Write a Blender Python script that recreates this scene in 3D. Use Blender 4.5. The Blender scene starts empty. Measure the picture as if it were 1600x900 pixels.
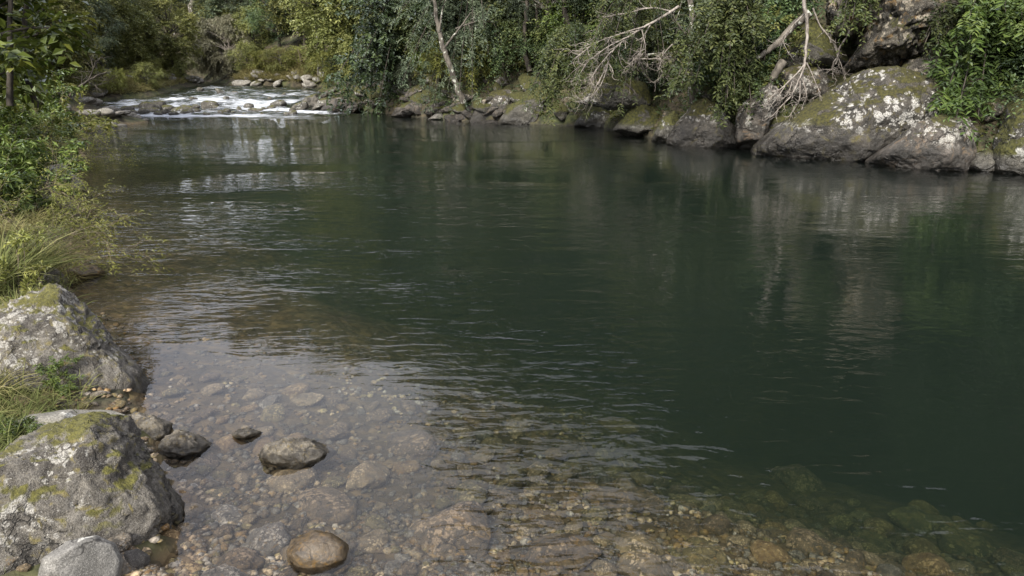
import bpy, bmesh, math, random
import numpy as np
from mathutils import Vector, Matrix, Quaternion

SC = bpy.context.scene
COL = SC.collection
rad = math.radians
F, CAM_H = 1067.0, 2.0
PITCH = math.atan(350 / 1067.0)

# ------------------------------------------------------------------ camera
cd = bpy.data.cameras.new('camera')
cam = bpy.data.objects.new('camera', cd)
COL.objects.link(cam)
cd.lens, cd.sensor_width = 24.0, 36.0
cd.clip_start, cd.clip_end = 0.05, 2000
cam.location = (0, 0, CAM_H)
cam.rotation_euler = (rad(90) - PITCH, 0, 0)
SC.camera = cam

# ------------------------------------------------------------------ world: bright broken overcast
SUN_EL, SUN_AZ = rad(41), rad(206)          # azimuth clockwise from +Y (river upstream)
SKY_STRENGTH, SUN_STRENGTH, EXPOSURE = 0.118, 4.6, 0.66
w = bpy.data.worlds.new('World')
SC.world = w
w.use_nodes = True
wt = w.node_tree
wt.nodes.clear()
wo = wt.nodes.new('ShaderNodeOutputWorld')
bg = wt.nodes.new('ShaderNodeBackground')
sky = wt.nodes.new('ShaderNodeTexSky')
sky.sky_type = 'NISHITA'
sky.sun_disc = False
sky.sun_elevation, sky.sun_rotation = SUN_EL, SUN_AZ
tc = wt.nodes.new('ShaderNodeTexCoord')
cn = wt.nodes.new('ShaderNodeTexNoise')
cn.inputs['Scale'].default_value = 2.2
cn.inputs['Detail'].default_value = 6
cr = wt.nodes.new('ShaderNodeValToRGB')
cr.color_ramp.elements[0].position, cr.color_ramp.elements[1].position = 0.36, 0.62
cr.color_ramp.elements[0].color = (0.42, 0.42, 0.42, 1)
cr.color_ramp.elements[1].color = (.95, .95, .95, 1)
mx = wt.nodes.new('ShaderNodeMix')
mx.data_type = 'RGBA'
mx.inputs['B'].default_value = (10.8, 10.9, 12.0, 1)
wt.links.new(tc.outputs['Generated'], cn.inputs['Vector'])
wt.links.new(cn.outputs[0], cr.inputs[0])
wt.links.new(cr.outputs[0], mx.inputs['Factor'])
wt.links.new(sky.outputs[0], mx.inputs['A'])
wt.links.new(mx.outputs['Result'], bg.inputs[0])
bg.inputs[1].default_value = SKY_STRENGTH
wt.links.new(bg.outputs[0], wo.inputs[0])

sl = bpy.data.lights.new('sun', 'SUN')
so = bpy.data.objects.new('sun', sl)
COL.objects.link(so)
sl.energy, sl.angle, sl.color = SUN_STRENGTH, rad(15), (1.0, 0.95, 0.85)
sdir = Vector((math.sin(SUN_AZ) * math.cos(SUN_EL), math.cos(SUN_AZ) * math.cos(SUN_EL), math.sin(SUN_EL)))
so.rotation_euler = sdir.to_track_quat('Z', 'Y').to_euler()

SC.view_settings.view_transform = 'Standard'
SC.view_settings.look = 'None'
SC.view_settings.exposure = EXPOSURE
SC.view_settings.gamma = 1
SC.render.engine = 'CYCLES'
cy = SC.cycles
cy.use_denoising = True
cy.max_bounces, cy.diffuse_bounces, cy.glossy_bounces = 8, 3, 3
cy.transmission_bounces, cy.transparent_max_bounces, cy.volume_bounces = 4, 12, 0
cy.sample_clamp_indirect = 6
cy.caustics_reflective = cy.caustics_refractive = False

# ------------------------------------------------------------------ maths helpers
def ray(px, py):
    a, u = (px - 800) / F, (450 - py) / F
    c, s = math.cos(PITCH), math.sin(PITCH)
    return np.array([a, c + u * s, u * c - s])
CAM = np.array([0, 0, CAM_H])
def at(px, py, z=0.0):
    d = ray(px, py)
    return CAM + d * ((z - CAM_H) / d[2])
def at_y(px, py, Y):
    d = ray(px, py)
    return CAM + d * (Y / d[1])
def unit(v):
    v = np.asarray(v, float)
    return v / np.maximum(np.linalg.norm(v, axis=-1, keepdims=True), 1e-9)
_r = np.random.default_rng(7)
_PERM = np.concatenate([_r.permutation(256)] * 3)
_G = unit(_r.normal(size=(256, 3)))
def pn(p):
    p = np.asarray(p, float)
    i = np.floor(p).astype(int)
    f = p - i
    i &= 255
    u = f * f * f * (f * (f * 6 - 15) + 10)
    out = 0
    for dx in (0, 1):
        for dy in (0, 1):
            for dz in (0, 1):
                h = _PERM[_PERM[_PERM[(i[:, 0] + dx) & 255] + ((i[:, 1] + dy) & 255)] + ((i[:, 2] + dz) & 255)]
                g = _G[h]
                dot = g[:, 0] * (f[:, 0] - dx) + g[:, 1] * (f[:, 1] - dy) + g[:, 2] * (f[:, 2] - dz)
                wgt = (u[:, 0] if dx else 1 - u[:, 0]) * (u[:, 1] if dy else 1 - u[:, 1]) * (u[:, 2] if dz else 1 - u[:, 2])
                out = out + wgt * dot
    return out * 1.5
def fbm(p, o=4):
    p = np.asarray(p, float)
    return sum(pn(p * 2 ** k + 17.3 * k) / 2 ** k for k in range(o))
def sstep(a, b, x):
    t = np.clip((np.asarray(x, float) - a) / (b - a), 0, 1)
    return t * t * (3 - 2 * t)

# ------------------------------------------------------------------ mesh helpers
class Acc:
    """collects vertices and polygons for one mesh"""
    def __init__(s):
        s.v, s.f, s.n, s.var, s.mi = [], [], 0, [], []
    def add(s, v, f, var=None, mi=0):
        v = np.asarray(v, float)
        f = np.asarray(f, int)
        s.v.append(v); s.f.append(f + s.n); s.n += len(v)
        s.var.append(np.full(len(f), 0.5) if var is None else np.broadcast_to(var, (len(f),)))
        s.mi.append(np.full(len(f), mi))
    def mesh(s, name, mats, smooth=True, attr=True):
        me = bpy.data.meshes.new(name)
        if not s.v:
            return me
        V = np.concatenate(s.v)
        sizes = np.concatenate([np.full(len(f), f.shape[1]) for f in s.f])
        loops = np.concatenate([f.ravel() for f in s.f])
        me.vertices.add(len(V)); me.vertices.foreach_set('co', V.ravel())
        me.loops.add(len(loops)); me.loops.foreach_set('vertex_index', loops)
        me.polygons.add(len(sizes))
        me.polygons.foreach_set('loop_start', np.concatenate([[0], np.cumsum(sizes)[:-1]]))
        me.polygons.foreach_set('material_index', np.concatenate(s.mi))
        me.polygons.foreach_set('use_smooth', np.full(len(sizes), smooth))
        if attr:
            a = me.attributes.new('var', 'FLOAT', 'FACE')
            a.data.foreach_set('value', np.concatenate(s.var).astype(np.float32))
        for m in (mats if isinstance(mats, (list, tuple)) else [mats]):
            me.materials.append(m)
        me.update(calc_edges=True)
        me.validate()
        return me

def link(name, me, parent=None, loc=(0, 0, 0)):
    o = bpy.data.objects.new(name, me)
    COL.objects.link(o)
    o.location = loc
    if parent:
        o.parent = parent
    return o
def tag(o, label=None, cat=None, group=None, kind=None):
    if label: o['label'] = label
    if cat: o['category'] = cat
    if group: o['group'] = group
    if kind: o['kind'] = kind
    return o
def empty(name, loc, rz=0, sc=1):
    o = bpy.data.objects.new(name, None)
    COL.objects.link(o)
    o.location = loc
    o.rotation_euler = (0, 0, rz)
    o.scale = (sc, sc, sc)
    return o
def tube(pts, rr, k=5):
    pts = np.asarray(pts, float)
    n = len(pts)
    t = unit(np.gradient(pts, axis=0))
    ref = np.where(np.abs(t[:, 2:3]) > 0.9, np.array([[1., 0, 0]]), np.array([[0, 0, 1.]]))
    a = unit(np.cross(t, ref)); b = np.cross(t, a)
    ang = np.arange(k) * 2 * math.pi / k
    ring = (a[:, None] * np.cos(ang)[None, :, None] + b[:, None] * np.sin(ang)[None, :, None]) * np.asarray(rr, float)[:, None, None]
    v = (pts[:, None] + ring).reshape(-1, 3)
    q = []
    for i in range(n - 1):
        for j in range(k):
            j2 = (j + 1) % k
            q.append((i * k + j, i * k + j2, (i + 1) * k + j2, (i + 1) * k + j))
    return v, np.array(q)
_ico = {}
def ico(sub):
    if sub not in _ico:
        bm = bmesh.new()
        bmesh.ops.create_icosphere(bm, subdivisions=sub, radius=1)
        _ico[sub] = (np.array([v.co[:] for v in bm.verts]), np.array([[v.index for v in f.verts] for f in bm.faces]))
        bm.free()
    return _ico[sub]

# ------------------------------------------------------------------ materials
class NT:
    def __init__(s, name):
        s.m = bpy.data.materials.new(name)
        s.m.use_nodes = True
        s.t = s.m.node_tree
        s.t.nodes.clear()
        s.out = s.t.nodes.new('ShaderNodeOutputMaterial')
    def n(s, typ, props=None, **ins):
        nd = s.t.nodes.new('ShaderNode' + typ)
        for k, v in (props or {}).items():
            setattr(nd, k, v)
        for k, v in ins.items():
            sock = nd.inputs[int(k[1:])] if k[0] == 'i' and k[1:].isdigit() else nd.inputs[k.replace('_', ' ')]
            s.set(sock, v)
        return nd
    def set(s, sock, v):
        if isinstance(v, bpy.types.NodeSocket):
            s.t.links.new(v, sock)
        elif isinstance(v, bpy.types.Node):
            s.t.links.new(v.outputs[0], sock)
        else:
            if sock.type == 'RGBA' and len(v) == 3:
                v = (*v, 1)
            sock.default_value = v
    def math(s, op, a, b=0.0, c=None):
        nd = s.n('Math', {'operation': op}, i0=a, i1=b)
        if c is not None:
            s.set(nd.inputs[2], c)
        return nd.outputs[0]
    def mix(s, f, a, b, blend='MIX'):
        nd = s.n('Mix', {'data_type': 'RGBA', 'blend_type': blend})
        s.set(nd.inputs['Factor'], f); s.set(nd.inputs['A'], a); s.set(nd.inputs['B'], b)
        return nd.outputs['Result']
    def noise(s, vec, scale, detail=4, rough=0.55, dist=0.0):
        nd = s.n('TexNoise', None, Vector=vec, Scale=scale, Detail=detail, Roughness=rough, Distortion=dist)
        return nd.outputs[0]
    def step(s, x, a, b):
        nd = s.n('MapRange', {'interpolation_type': 'SMOOTHSTEP'}, i0=x, i1=a, i2=b, i3=0.0, i4=1.0)
        return nd.outputs[0]
    def surf(s, sh):
        s.t.links.new(sh.outputs[0] if isinstance(sh, bpy.types.Node) else sh, s.out.inputs['Surface'])

def rock_mat(name, dark, light, lichen=0.0, lcol=(.52, .51, .46), moss=0.0, mcol=(.055, .062, .012), size=1.0, wet=0.10, bump=0.6, stain=None, bdist=None):
    T = NT(name)
    co = T.n('TexCoord').outputs['Object']
    rnd = T.n('ObjectInfo').outputs['Random']
    off = T.math('MULTIPLY', rnd, 37.0)
    cb = T.n('CombineXYZ', None, X=off, Y=off, Z=off)
    vec = T.n('VectorMath', {'operation': 'ADD'}, i0=co, i1=cb).outputs[0]
    k = 1.0 / size
    n1 = T.noise(vec, 3.0 * k, 6, .62, .6)
    n2 = T.noise(vec, 14 * k, 6, .65)
    n3 = T.noise(vec, 60 * k, 4, .6)
    col = T.mix(T.step(n1, .37, .63), dark, light)
    col = T.mix(T.step(n2, .35, .7), T.mix(.6, col, dark), col)
    col = T.mix(T.step(n3, .40, .60), T.mix(.5, col, (0.02, .018, .015)), col)
    n4 = T.noise(vec, 130 * k, 2, .5)
    col = T.mix(T.step(n4, .56, .66), col, T.mix(.35, col, (.45, .43, .38)))
    if stain:
        col = T.mix(T.step(T.noise(vec, 5 * k, 5, .6, 1.0), .54, .7), col, stain)
    cn_ = T.n('TexNoise', None, Vector=vec, Scale=5 * k, Detail=4.0).outputs['Color']
    cv_ = T.n('VectorMath', {'operation': 'MULTIPLY_ADD'}, i0=cn_, i1=(.30 * size,) * 3, i2=vec).outputs[0]
    ce_ = T.n('TexVoronoi', {'feature': 'DISTANCE_TO_EDGE'}, Vector=cv_, Scale=1.7 * k).outputs['Distance']
    crack = T.math('MULTIPLY', T.math('SUBTRACT', 1.0, T.step(ce_, .004, .022)), T.step(T.noise(vec, 1.3 * k, 2, .5), .44, .58))
    col = T.mix(T.math('MULTIPLY', crack, .8), col, (.014, .012, .009))
    geo = T.n('NewGeometry')
    nz = T.n('SeparateXYZ', None, i0=geo.outputs['Normal']).outputs['Z']
    pz = T.n('SeparateXYZ', None, i0=geo.outputs['Position']).outputs['Z']
    hgt = T.math('SUBTRACT', T.math('ADD', T.math('MULTIPLY', n2, .5), T.math('MULTIPLY', n3, .25)), T.math('MULTIPLY', crack, .35))
    if lichen > 0:
        wob = T.n('TexNoise', None, Vector=vec, Scale=16 * k, Detail=5.0).outputs['Color']
        wv = T.n('VectorMath', {'operation': 'MULTIPLY_ADD'}, i0=wob, i1=(.14 * size,) * 3, i2=vec).outputs[0]
        def patch(sc, sel, rad_):
            vo = T.n('TexVoronoi', None, Vector=wv, Scale=sc * k)
            c_ = T.n('SeparateColor', None, i0=vo.outputs['Color']).outputs
            inr = T.math('SUBTRACT', 1.0, T.step(vo.outputs['Distance'], rad_ * .72, rad_))
            return T.math('MULTIPLY', inr, T.step(T.math('ADD', c_[0], T.math('MULTIPLY', T.math('SUBTRACT', T.noise(vec, .9 * k, 3, .5), .5), 3.2)), sel, sel + .08))
        lf = T.math('MAXIMUM', patch(6.5, 1.02 - lichen * .62, .52), patch(15.0, 1.08 - lichen * .6, .5))
        lf = T.math('MULTIPLY', lf, T.math('ADD', .25, T.math('MULTIPLY', T.step(n3, .36, .56), .7)))
        lc = T.mix(T.step(n3, .35, .65), T.mix(.35, lcol, dark), lcol)
        # lichen does not live in the splash zone
        lf = T.math('MULTIPLY', lf, T.step(T.math('ADD', pz, T.math('MULTIPLY', n1, .4)), wet + .18, wet + .45) if wet > 0 else 1.0)
        col = T.mix(lf, col, lc)
    if moss > 0:
        m1 = T.noise(vec, 2.2 * k, 6, .65)
        mf = T.math('ADD', T.math('MULTIPLY', nz, .38), T.math('MULTIPLY', m1, 1.0))
        a = 1.02 - .55 * moss
        mf = T.step(mf, a, a + .1)
        if wet > 0:
            mf = T.math('MULTIPLY', mf, T.step(pz, wet * 1.2, wet * 1.2 + .15))
        mc = T.mix(T.step(T.noise(vec, 22 * k, 4), .35, .65), T.mix(.55, mcol, (.012, .012, .004)), T.mix(.35, mcol, (.12, .11, .02)))
        col = T.mix(mf, col, mc)
        hgt = T.math('ADD', hgt, T.math('MULTIPLY', mf, .25))
    rough = .85
    if wet > 0:
        wf = T.math('SUBTRACT', 1.0, T.step(T.math('ADD', pz, T.math('MULTIPLY', T.math('SUBTRACT', n1, .5), wet * 1.4)), wet * .55, wet))
        col = T.mix(T.math('MULTIPLY', wf, .68), col, T.mix(.8, col, (.012, .010, .008)))
        rough = T.math('SUBTRACT', .85, T.math('MULTIPLY', wf, .5))
    bp = T.n('Bump', None, Strength=bump, Distance=bdist or .11 * size, Height=hgt)
    b = T.n('BsdfPrincipled', None, Base_Color=col, Roughness=rough, Normal=bp.outputs[0])
    T.surf(b)
    return T.m

def leaf_mat(name, c0, c1, c2, gloss=.12, rough=.45, trans=.3):
    """leaf colours differ from leaf to leaf (face attribute) and from plant to plant"""
    T = NT(name)
    v = T.n('Attribute', {'attribute_name': 'var'}).outputs['Fac']
    rnd = T.n('ObjectInfo').outputs['Random']
    vv = T.math('ADD', T.math('MULTIPLY', v, .75), T.math('MULTIPLY', rnd, .25))
    r = T.n('ValToRGB', None, Fac=vv)
    e = r.color_ramp.elements
    e[0].position, e[0].color = .12, (*c0, 1)
    e[1].position, e[1].color = .95, (*c2, 1)
    m = e.new(.55); m.color = (*c1, 1)
    hs = T.n('HueSaturation', None, Hue=T.math('ADD', .49, T.math('MULTIPLY', rnd, .022)), Saturation=.92, Value=T.math('ADD', .82, T.math('MULTIPLY', rnd, .36)), Color=r)
    d = T.n('BsdfDiffuse', None, Color=hs)
    t = T.n('BsdfTranslucent', None, Color=T.mix(.5, hs.outputs[0], (.12, .14, .02), 'ADD') if False else hs)
    g = T.n('BsdfGlossy', None, Roughness=rough, Color=(.9, .95, 1.0))
    a = T.n('MixShader', None, i0=trans, i1=d, i2=t)
    fr = T.n('Fresnel', None, IOR=1.4)
    b = T.n('MixShader', None, i0=T.math('MULTIPLY', fr, gloss * 1.0), i1=a, i2=g)
    T.surf(b)
    return T.m

def bark_mat(name, c0, c1, scale=8, lichen=0.0):
    T = NT(name)
    co = T.n('TexCoord').outputs['Object']
    mp = T.n('Mapping', None, Vector=co, Scale=(scale, scale, scale * .35))
    n = T.noise(mp, 1.0, 6, .65)
    n2 = T.noise(co, 5, 5, .6)
    col = T.mix(T.step(n, .35, .65), c0, c1)
    if lichen:
        col = T.mix(T.step(n2, .62 - lichen * .2, .66 - lichen * .2), col, (.42, .42, .36))
    bp = T.n('Bump', None, Strength=.6, Distance=.03, Height=n)
    T.surf(T.n('BsdfPrincipled', None, Base_Color=col, Roughness=.9, Normal=bp.outputs[0]))
    return T.m

M = {}
M['grey_rock'] = rock_mat('grey_rock', (.050, .042, .033), (.26, .235, .195), lichen=.42, lcol=(.42, .40, .355), moss=.42, mcol=(.13, .12, .025), size=.40, wet=.09, stain=(.17, .14, .05), bump=.9)
M['grey_smooth'] = rock_mat('grey_smooth', (.10, .095, .085), (.26, .245, .22), lichen=.15, moss=.08, size=.4, wet=.04, bump=.35)
M['pale_rock'] = rock_mat('pale_rock', (.17, .155, .13), (.36, .33, .29), lichen=.25, moss=.05, size=.8, wet=.06)
M['flat_pale'] = rock_mat('flat_pale', (.15, .14, .115), (.29, .27, .225), lichen=.1, moss=.1, size=.5, wet=.03, bump=.3)
M['dark_rock'] = rock_mat('dark_rock', (.035, .03, .025), (.13, .11, .09), lichen=.2, moss=.05, size=.3, wet=.06)
M['wet_brown'] = rock_mat('wet_brown', (.07, .042, .014), (.34, .24, .13), lichen=0, size=.13, wet=.5, bump=.5, stain=(.30, .17, .04))
M['small_rock'] = rock_mat('small_rock', (.045, .035, .022), (.27, .235, .18), lichen=.4, lcol=(.46, .43, .37), size=.13, wet=.07, bump=.9, stain=(.16, .12, .05))
M['bank_rock'] = rock_mat('bank_rock', (.024, .021, .017), (.105, .09, .073), lichen=.95, lcol=(.56, .54, .50), moss=.66, mcol=(.040, .036, .006), size=1.15, wet=.55, stain=(.10, .085, .03), bump=.9)
M['bank_grey'] = rock_mat('bank_grey', (.032, .028, .023), (.155, .13, .108), lichen=.6, lcol=(.46, .44, .39), moss=.52, mcol=(.042, .039, .007), size=1.1, wet=.42, stain=(.17, .12, .075), bump=.9)
M['bank_moss'] = rock_mat('bank_moss', (.035, .032, .025), (.12, .11, .09), lichen=.3, moss=.95, mcol=(.04, .042, .007), size=1.4, wet=.22)
M['cliff'] = rock_mat('cliff', (.030, .026, .020), (.15, .13, .10), lichen=.8, lcol=(.42, .37, .29), moss=.60, mcol=(.035, .034, .008), size=1.8, wet=0, bump=.9, stain=(.24, .15, .06))
M['rapid_rock'] = rock_mat('rapid_rock', (.05, .045, .038), (.19, .17, .14), lichen=.15, moss=.45, mcol=(.09, .085, .018), size=.9, wet=0)
STONE_TONES = {
    'ochre': ((.13, .065, .016), (.33, .22, .09)), 'tan': ((.12, .085, .042), (.38, .275, .15)),
    'grey': ((.075, .062, .046), (.29, .245, .185)), 'brown': ((.045, .028, .012), (.22, .145, .072)),
    'olive': ((.06, .046, .014), (.27, .20, .075))}
for k_, (a_, b_) in STONE_TONES.items():
    M['stone_' + k_] = rock_mat('stone_' + k_, a_, b_, lichen=.34, lcol=tuple(min(.75, x * 1.5 + .06) for x in b_), size=1.0, wet=0, bump=.9, bdist=.016, stain=(.20, .12, .04))  # pale lichen-layer patches here are sun highlight flecks painted into the stone colour

M['leaf_dark'] = leaf_mat('leaf_dark', (.022, .038, .014), (.055, .088, .030), (.13, .18, .05))
M['leaf_blue'] = leaf_mat('leaf_blue', (.040, .055, .032), (.09, .115, .065), (.18, .205, .12), gloss=.08)
M['leaf_olive'] = leaf_mat('leaf_olive', (.085, .10, .024), (.17, .18, .045), (.30, .29, .085), gloss=.06)
M['leaf_bright'] = leaf_mat('leaf_bright', (.045, .075, .012), (.11, .165, .022), (.25, .30, .055), gloss=.12)
M['leaf_fresh'] = leaf_mat('leaf_fresh', (.028, .052, .010), (.075, .125, .020), (.18, .23, .045), gloss=.12)
M['leaf_mid'] = leaf_mat('leaf_mid', (.030, .045, .014), (.08, .10, .028), (.19, .20, .06), gloss=.08)
M['leaf_pale'] = leaf_mat('leaf_pale', (.17, .17, .10), (.30, .29, .18), (.44, .42, .29), gloss=.04)
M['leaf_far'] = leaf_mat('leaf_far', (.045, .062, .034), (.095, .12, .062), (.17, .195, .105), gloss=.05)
M['leaf_yellow'] = leaf_mat('leaf_yellow', (.09, .10, .02), (.19, .20, .04), (.33, .32, .07), gloss=.06)
M['leaf_big'] = leaf_mat('leaf_big', (.045, .07, .010), (.12, .16, .02), (.30, .30, .04), gloss=.16, rough=.4)
M['grass_green'] = leaf_mat('grass_green', (.055, .070, .018), (.13, .145, .042), (.30, .28, .11), gloss=.06)
M['grass_dry'] = leaf_mat('grass_dry', (.12, .11, .035), (.24, .21, .08), (.40, .35, .16), gloss=.05)
M['moss_tuft'] = leaf_mat('moss_tuft', (.035, .042, .008), (.085, .09, .014), (.16, .16, .03), gloss=.02)
M['bark_dark'] = bark_mat('bark_dark', (.022, .018, .013), (.075, .062, .048))
M['bark_grey'] = bark_mat('bark_grey', (.045, .038, .030), (.15, .13, .105), lichen=.22)
M['bark_pale'] = bark_mat('bark_pale', (.15, .125, .105), (.36, .32, .28), scale=25)
M['bark_twig'] = bark_mat('bark_twig', (.10, .08, .05), (.22, .18, .12), scale=25)

def ground_mat():
    T = NT('ground_soil')
    geo = T.n('NewGeometry')
    pos = geo.outputs['Position']
    pz = T.n('SeparateXYZ', None, i0=pos).outputs['Z']
    n1 = T.noise(pos, .8, 6, .6); n2 = T.noise(pos, 6, 5, .6)
    vo = T.n('TexVoronoi', None, Vector=pos, Scale=16.0)
    soil = T.mix(T.step(n2, .35, .65), (.022, .018, .010), (.07, .055, .03))
    green = T.mix(T.step(n2, .35, .65), (.018, .024, .008), (.06, .065, .018))
    land = T.mix(T.step(n1, .42, .6), soil, green)
    gc = T.mix(T.n('SeparateColor', None, i0=vo.outputs['Color']).outputs[0], (.045, .028, .011), (.19, .125, .055))
    gc = T.mix(T.step(n2, .3, .7), (.05, .034, .015), gc)
    sp = T.n('SeparateXYZ', None, i0=pos)
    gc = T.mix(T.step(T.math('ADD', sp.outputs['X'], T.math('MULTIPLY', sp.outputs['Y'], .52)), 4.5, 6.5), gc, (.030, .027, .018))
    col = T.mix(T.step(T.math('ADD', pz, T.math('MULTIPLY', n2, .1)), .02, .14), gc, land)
    hgt = T.math('ADD', T.math('MULTIPLY', vo.outputs['Distance'], -.6), n2)
    bp = T.n('Bump', None, Strength=.7, Distance=.05, Height=hgt)
    T.surf(T.n('BsdfPrincipled', None, Base_Color=col, Roughness=.9, Normal=bp.outputs[0]))
    return T.m
M['ground'] = ground_mat()

def water_mat():
    T = NT('river_water')
    pos = T.n('NewGeometry').outputs['Position']
    sx = T.n('SeparateXYZ', None, i0=pos)
    # ripples: crests lie mostly across the stream, several wavelengths
    def wave(sxx, syy, sc, det, dist, rot=0.0):
        mp = T.n('Mapping', None, Vector=pos, Scale=(sxx, syy, 1), Rotation=(0, 0, rot))
        return T.noise(mp, sc, det, .5, dist)
    w1 = wave(.45, 1.25, 1.5, 2, .6, .10)
    w2 = wave(.55, 1.5, 4.2, 2, .8, -.12)
    w3 = wave(.6, 1.4, 11.0, 2, .5, .2)
    # gusts: patches of rough and of calm water
    gn = wave(.5, 1.0, .33, 3, .4)
    gust = T.step(gn, .40, .62)
    dx = T.math('DIVIDE', T.math('ADD', sx.outputs['X'], 1.65), .95)
    dy = T.math('DIVIDE', T.math('SUBTRACT', sx.outputs['Y'], 3.9), 2.0)
    calm = T.step(T.math('SQRT', T.math('ADD', T.math('MULTIPLY', dx, dx), T.math('MULTIPLY', dy, dy))), .75, 1.9)
    # the current runs in a tongue from the rapids towards the near bank; beside it the pool is quieter
    lc_ = T.math('ADD', T.math('MULTIPLY', sx.outputs['Y'], .52), T.math('ADD', sx.outputs['X'], -2.0))
    lq = T.math('DIVIDE', lc_, T.math('ADD', .9, T.math('MULTIPLY', sx.outputs['Y'], .22)))
    lane = T.math('EXPONENT', T.math('MULTIPLY', T.math('MULTIPLY', lq, lq), -1.0))
    amp = T.math('MULTIPLY', T.math('ADD', .25, T.math('MULTIPLY', gust, .75)), T.math('ADD', .12, T.math('MULTIPLY', calm, .88)))
    amp = T.math('MULTIPLY', amp, T.math('ADD', T.math('ADD', .52, T.math('MULTIPLY', lane, .75)), T.math('MULTIPLY', T.step(sx.outputs['Y'], 13.0, 24.0), .7)))
    h = T.math('ADD', T.math('MULTIPLY', w1, .022), T.math('ADD', T.math('MULTIPLY', w2, .020), T.math('MULTIPLY', w3, .0085)))
    h = T.math('MULTIPLY', h, amp)
    bp = T.n('Bump', None, Strength=1.0, Distance=1.0, Height=h)
    fr = T.n('Fresnel', None, IOR=1.333, Normal=bp.outputs[0])
    gl = T.n('BsdfGlossy', None, Color=(1, 1, 1), Roughness=.006, Normal=bp.outputs[0])
    tr = T.n('BsdfTransparent', None, Color=(1, 1, 1))
    wat = T.n('MixShader', None, i0=fr, i1=tr, i2=gl)
    # white water of the rapids
    fa = T.n('Attribute', {'attribute_name': 'foam'}).outputs['Fac']
    fn = wave(.45, 1.2, 3.2, 7, 1.2)
    fm = T.math('MULTIPLY', T.step(T.math('ADD', T.math('MULTIPLY', fa, .60), T.math('MULTIPLY', fn, .85)), .70, 1.16), .85)
    fm = T.math('MULTIPLY', fm, T.step(fa, .0, .12))
    foam = T.n('BsdfDiffuse', None, Color=(.60, .63, .68))
    T.surf(T.n('MixShader', None, i0=fm, i1=wat, i2=foam))
    ab = T.n('VolumeAbsorption', None, Color=(.47, .57, .42), Density=1.15)
    sc_ = T.n('VolumeScatter', None, Color=(.56, .74, .68), Density=.076)
    ad = T.n('AddShader', None, i0=ab, i1=sc_)
    T.t.links.new(ad.outputs[0], T.out.inputs['Volume'])
    return T.m
M['water'] = water_mat()

# ------------------------------------------------------------------ river shape
L_px = [(240, 905), (262, 840), (262, 790), (232, 690), (205, 622), (170, 545), (112, 470), (90, 430), (104, 395), (112, 340), (118, 280), (122, 235), (103, 203), (155, 199), (228, 190), (150, 181), (120, 177)]
L = [(30, -20), (12, -9), (4.8, -.5), (2.4, .45), (.9, 1.05), (-.3, 1.6)] + [tuple(at(*p)[:2]) for p in L_px] + \
    [tuple(at(135, 165, .05)[:2]), tuple(at(150, 153, .35)[:2]), tuple(at(235, 146, .5)[:2]), tuple(at(322, 132.5, .7)[:2]), (-31, 54), (-60, 64)]
R_px = [(1600, 270), (1500, 263), (1370, 248), (1190, 232), (1050, 222), (930, 198), (800, 193), (700, 188), (620, 180), (560, 174), (490, 167)]
R = [(46, -10), (26, 2), (16, 9)] + [tuple(at(*p)[:2]) for p in R_px] + \
    [tuple(at(560, 152, .3)[:2]), tuple(at(610, 140, .6)[:2]), tuple(at(480, 136, .65)[:2]), tuple(at(362, 133, .7)[:2]), (-26, 61), (-60, 76)]
L, R = np.array(L), np.array(R)

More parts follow.
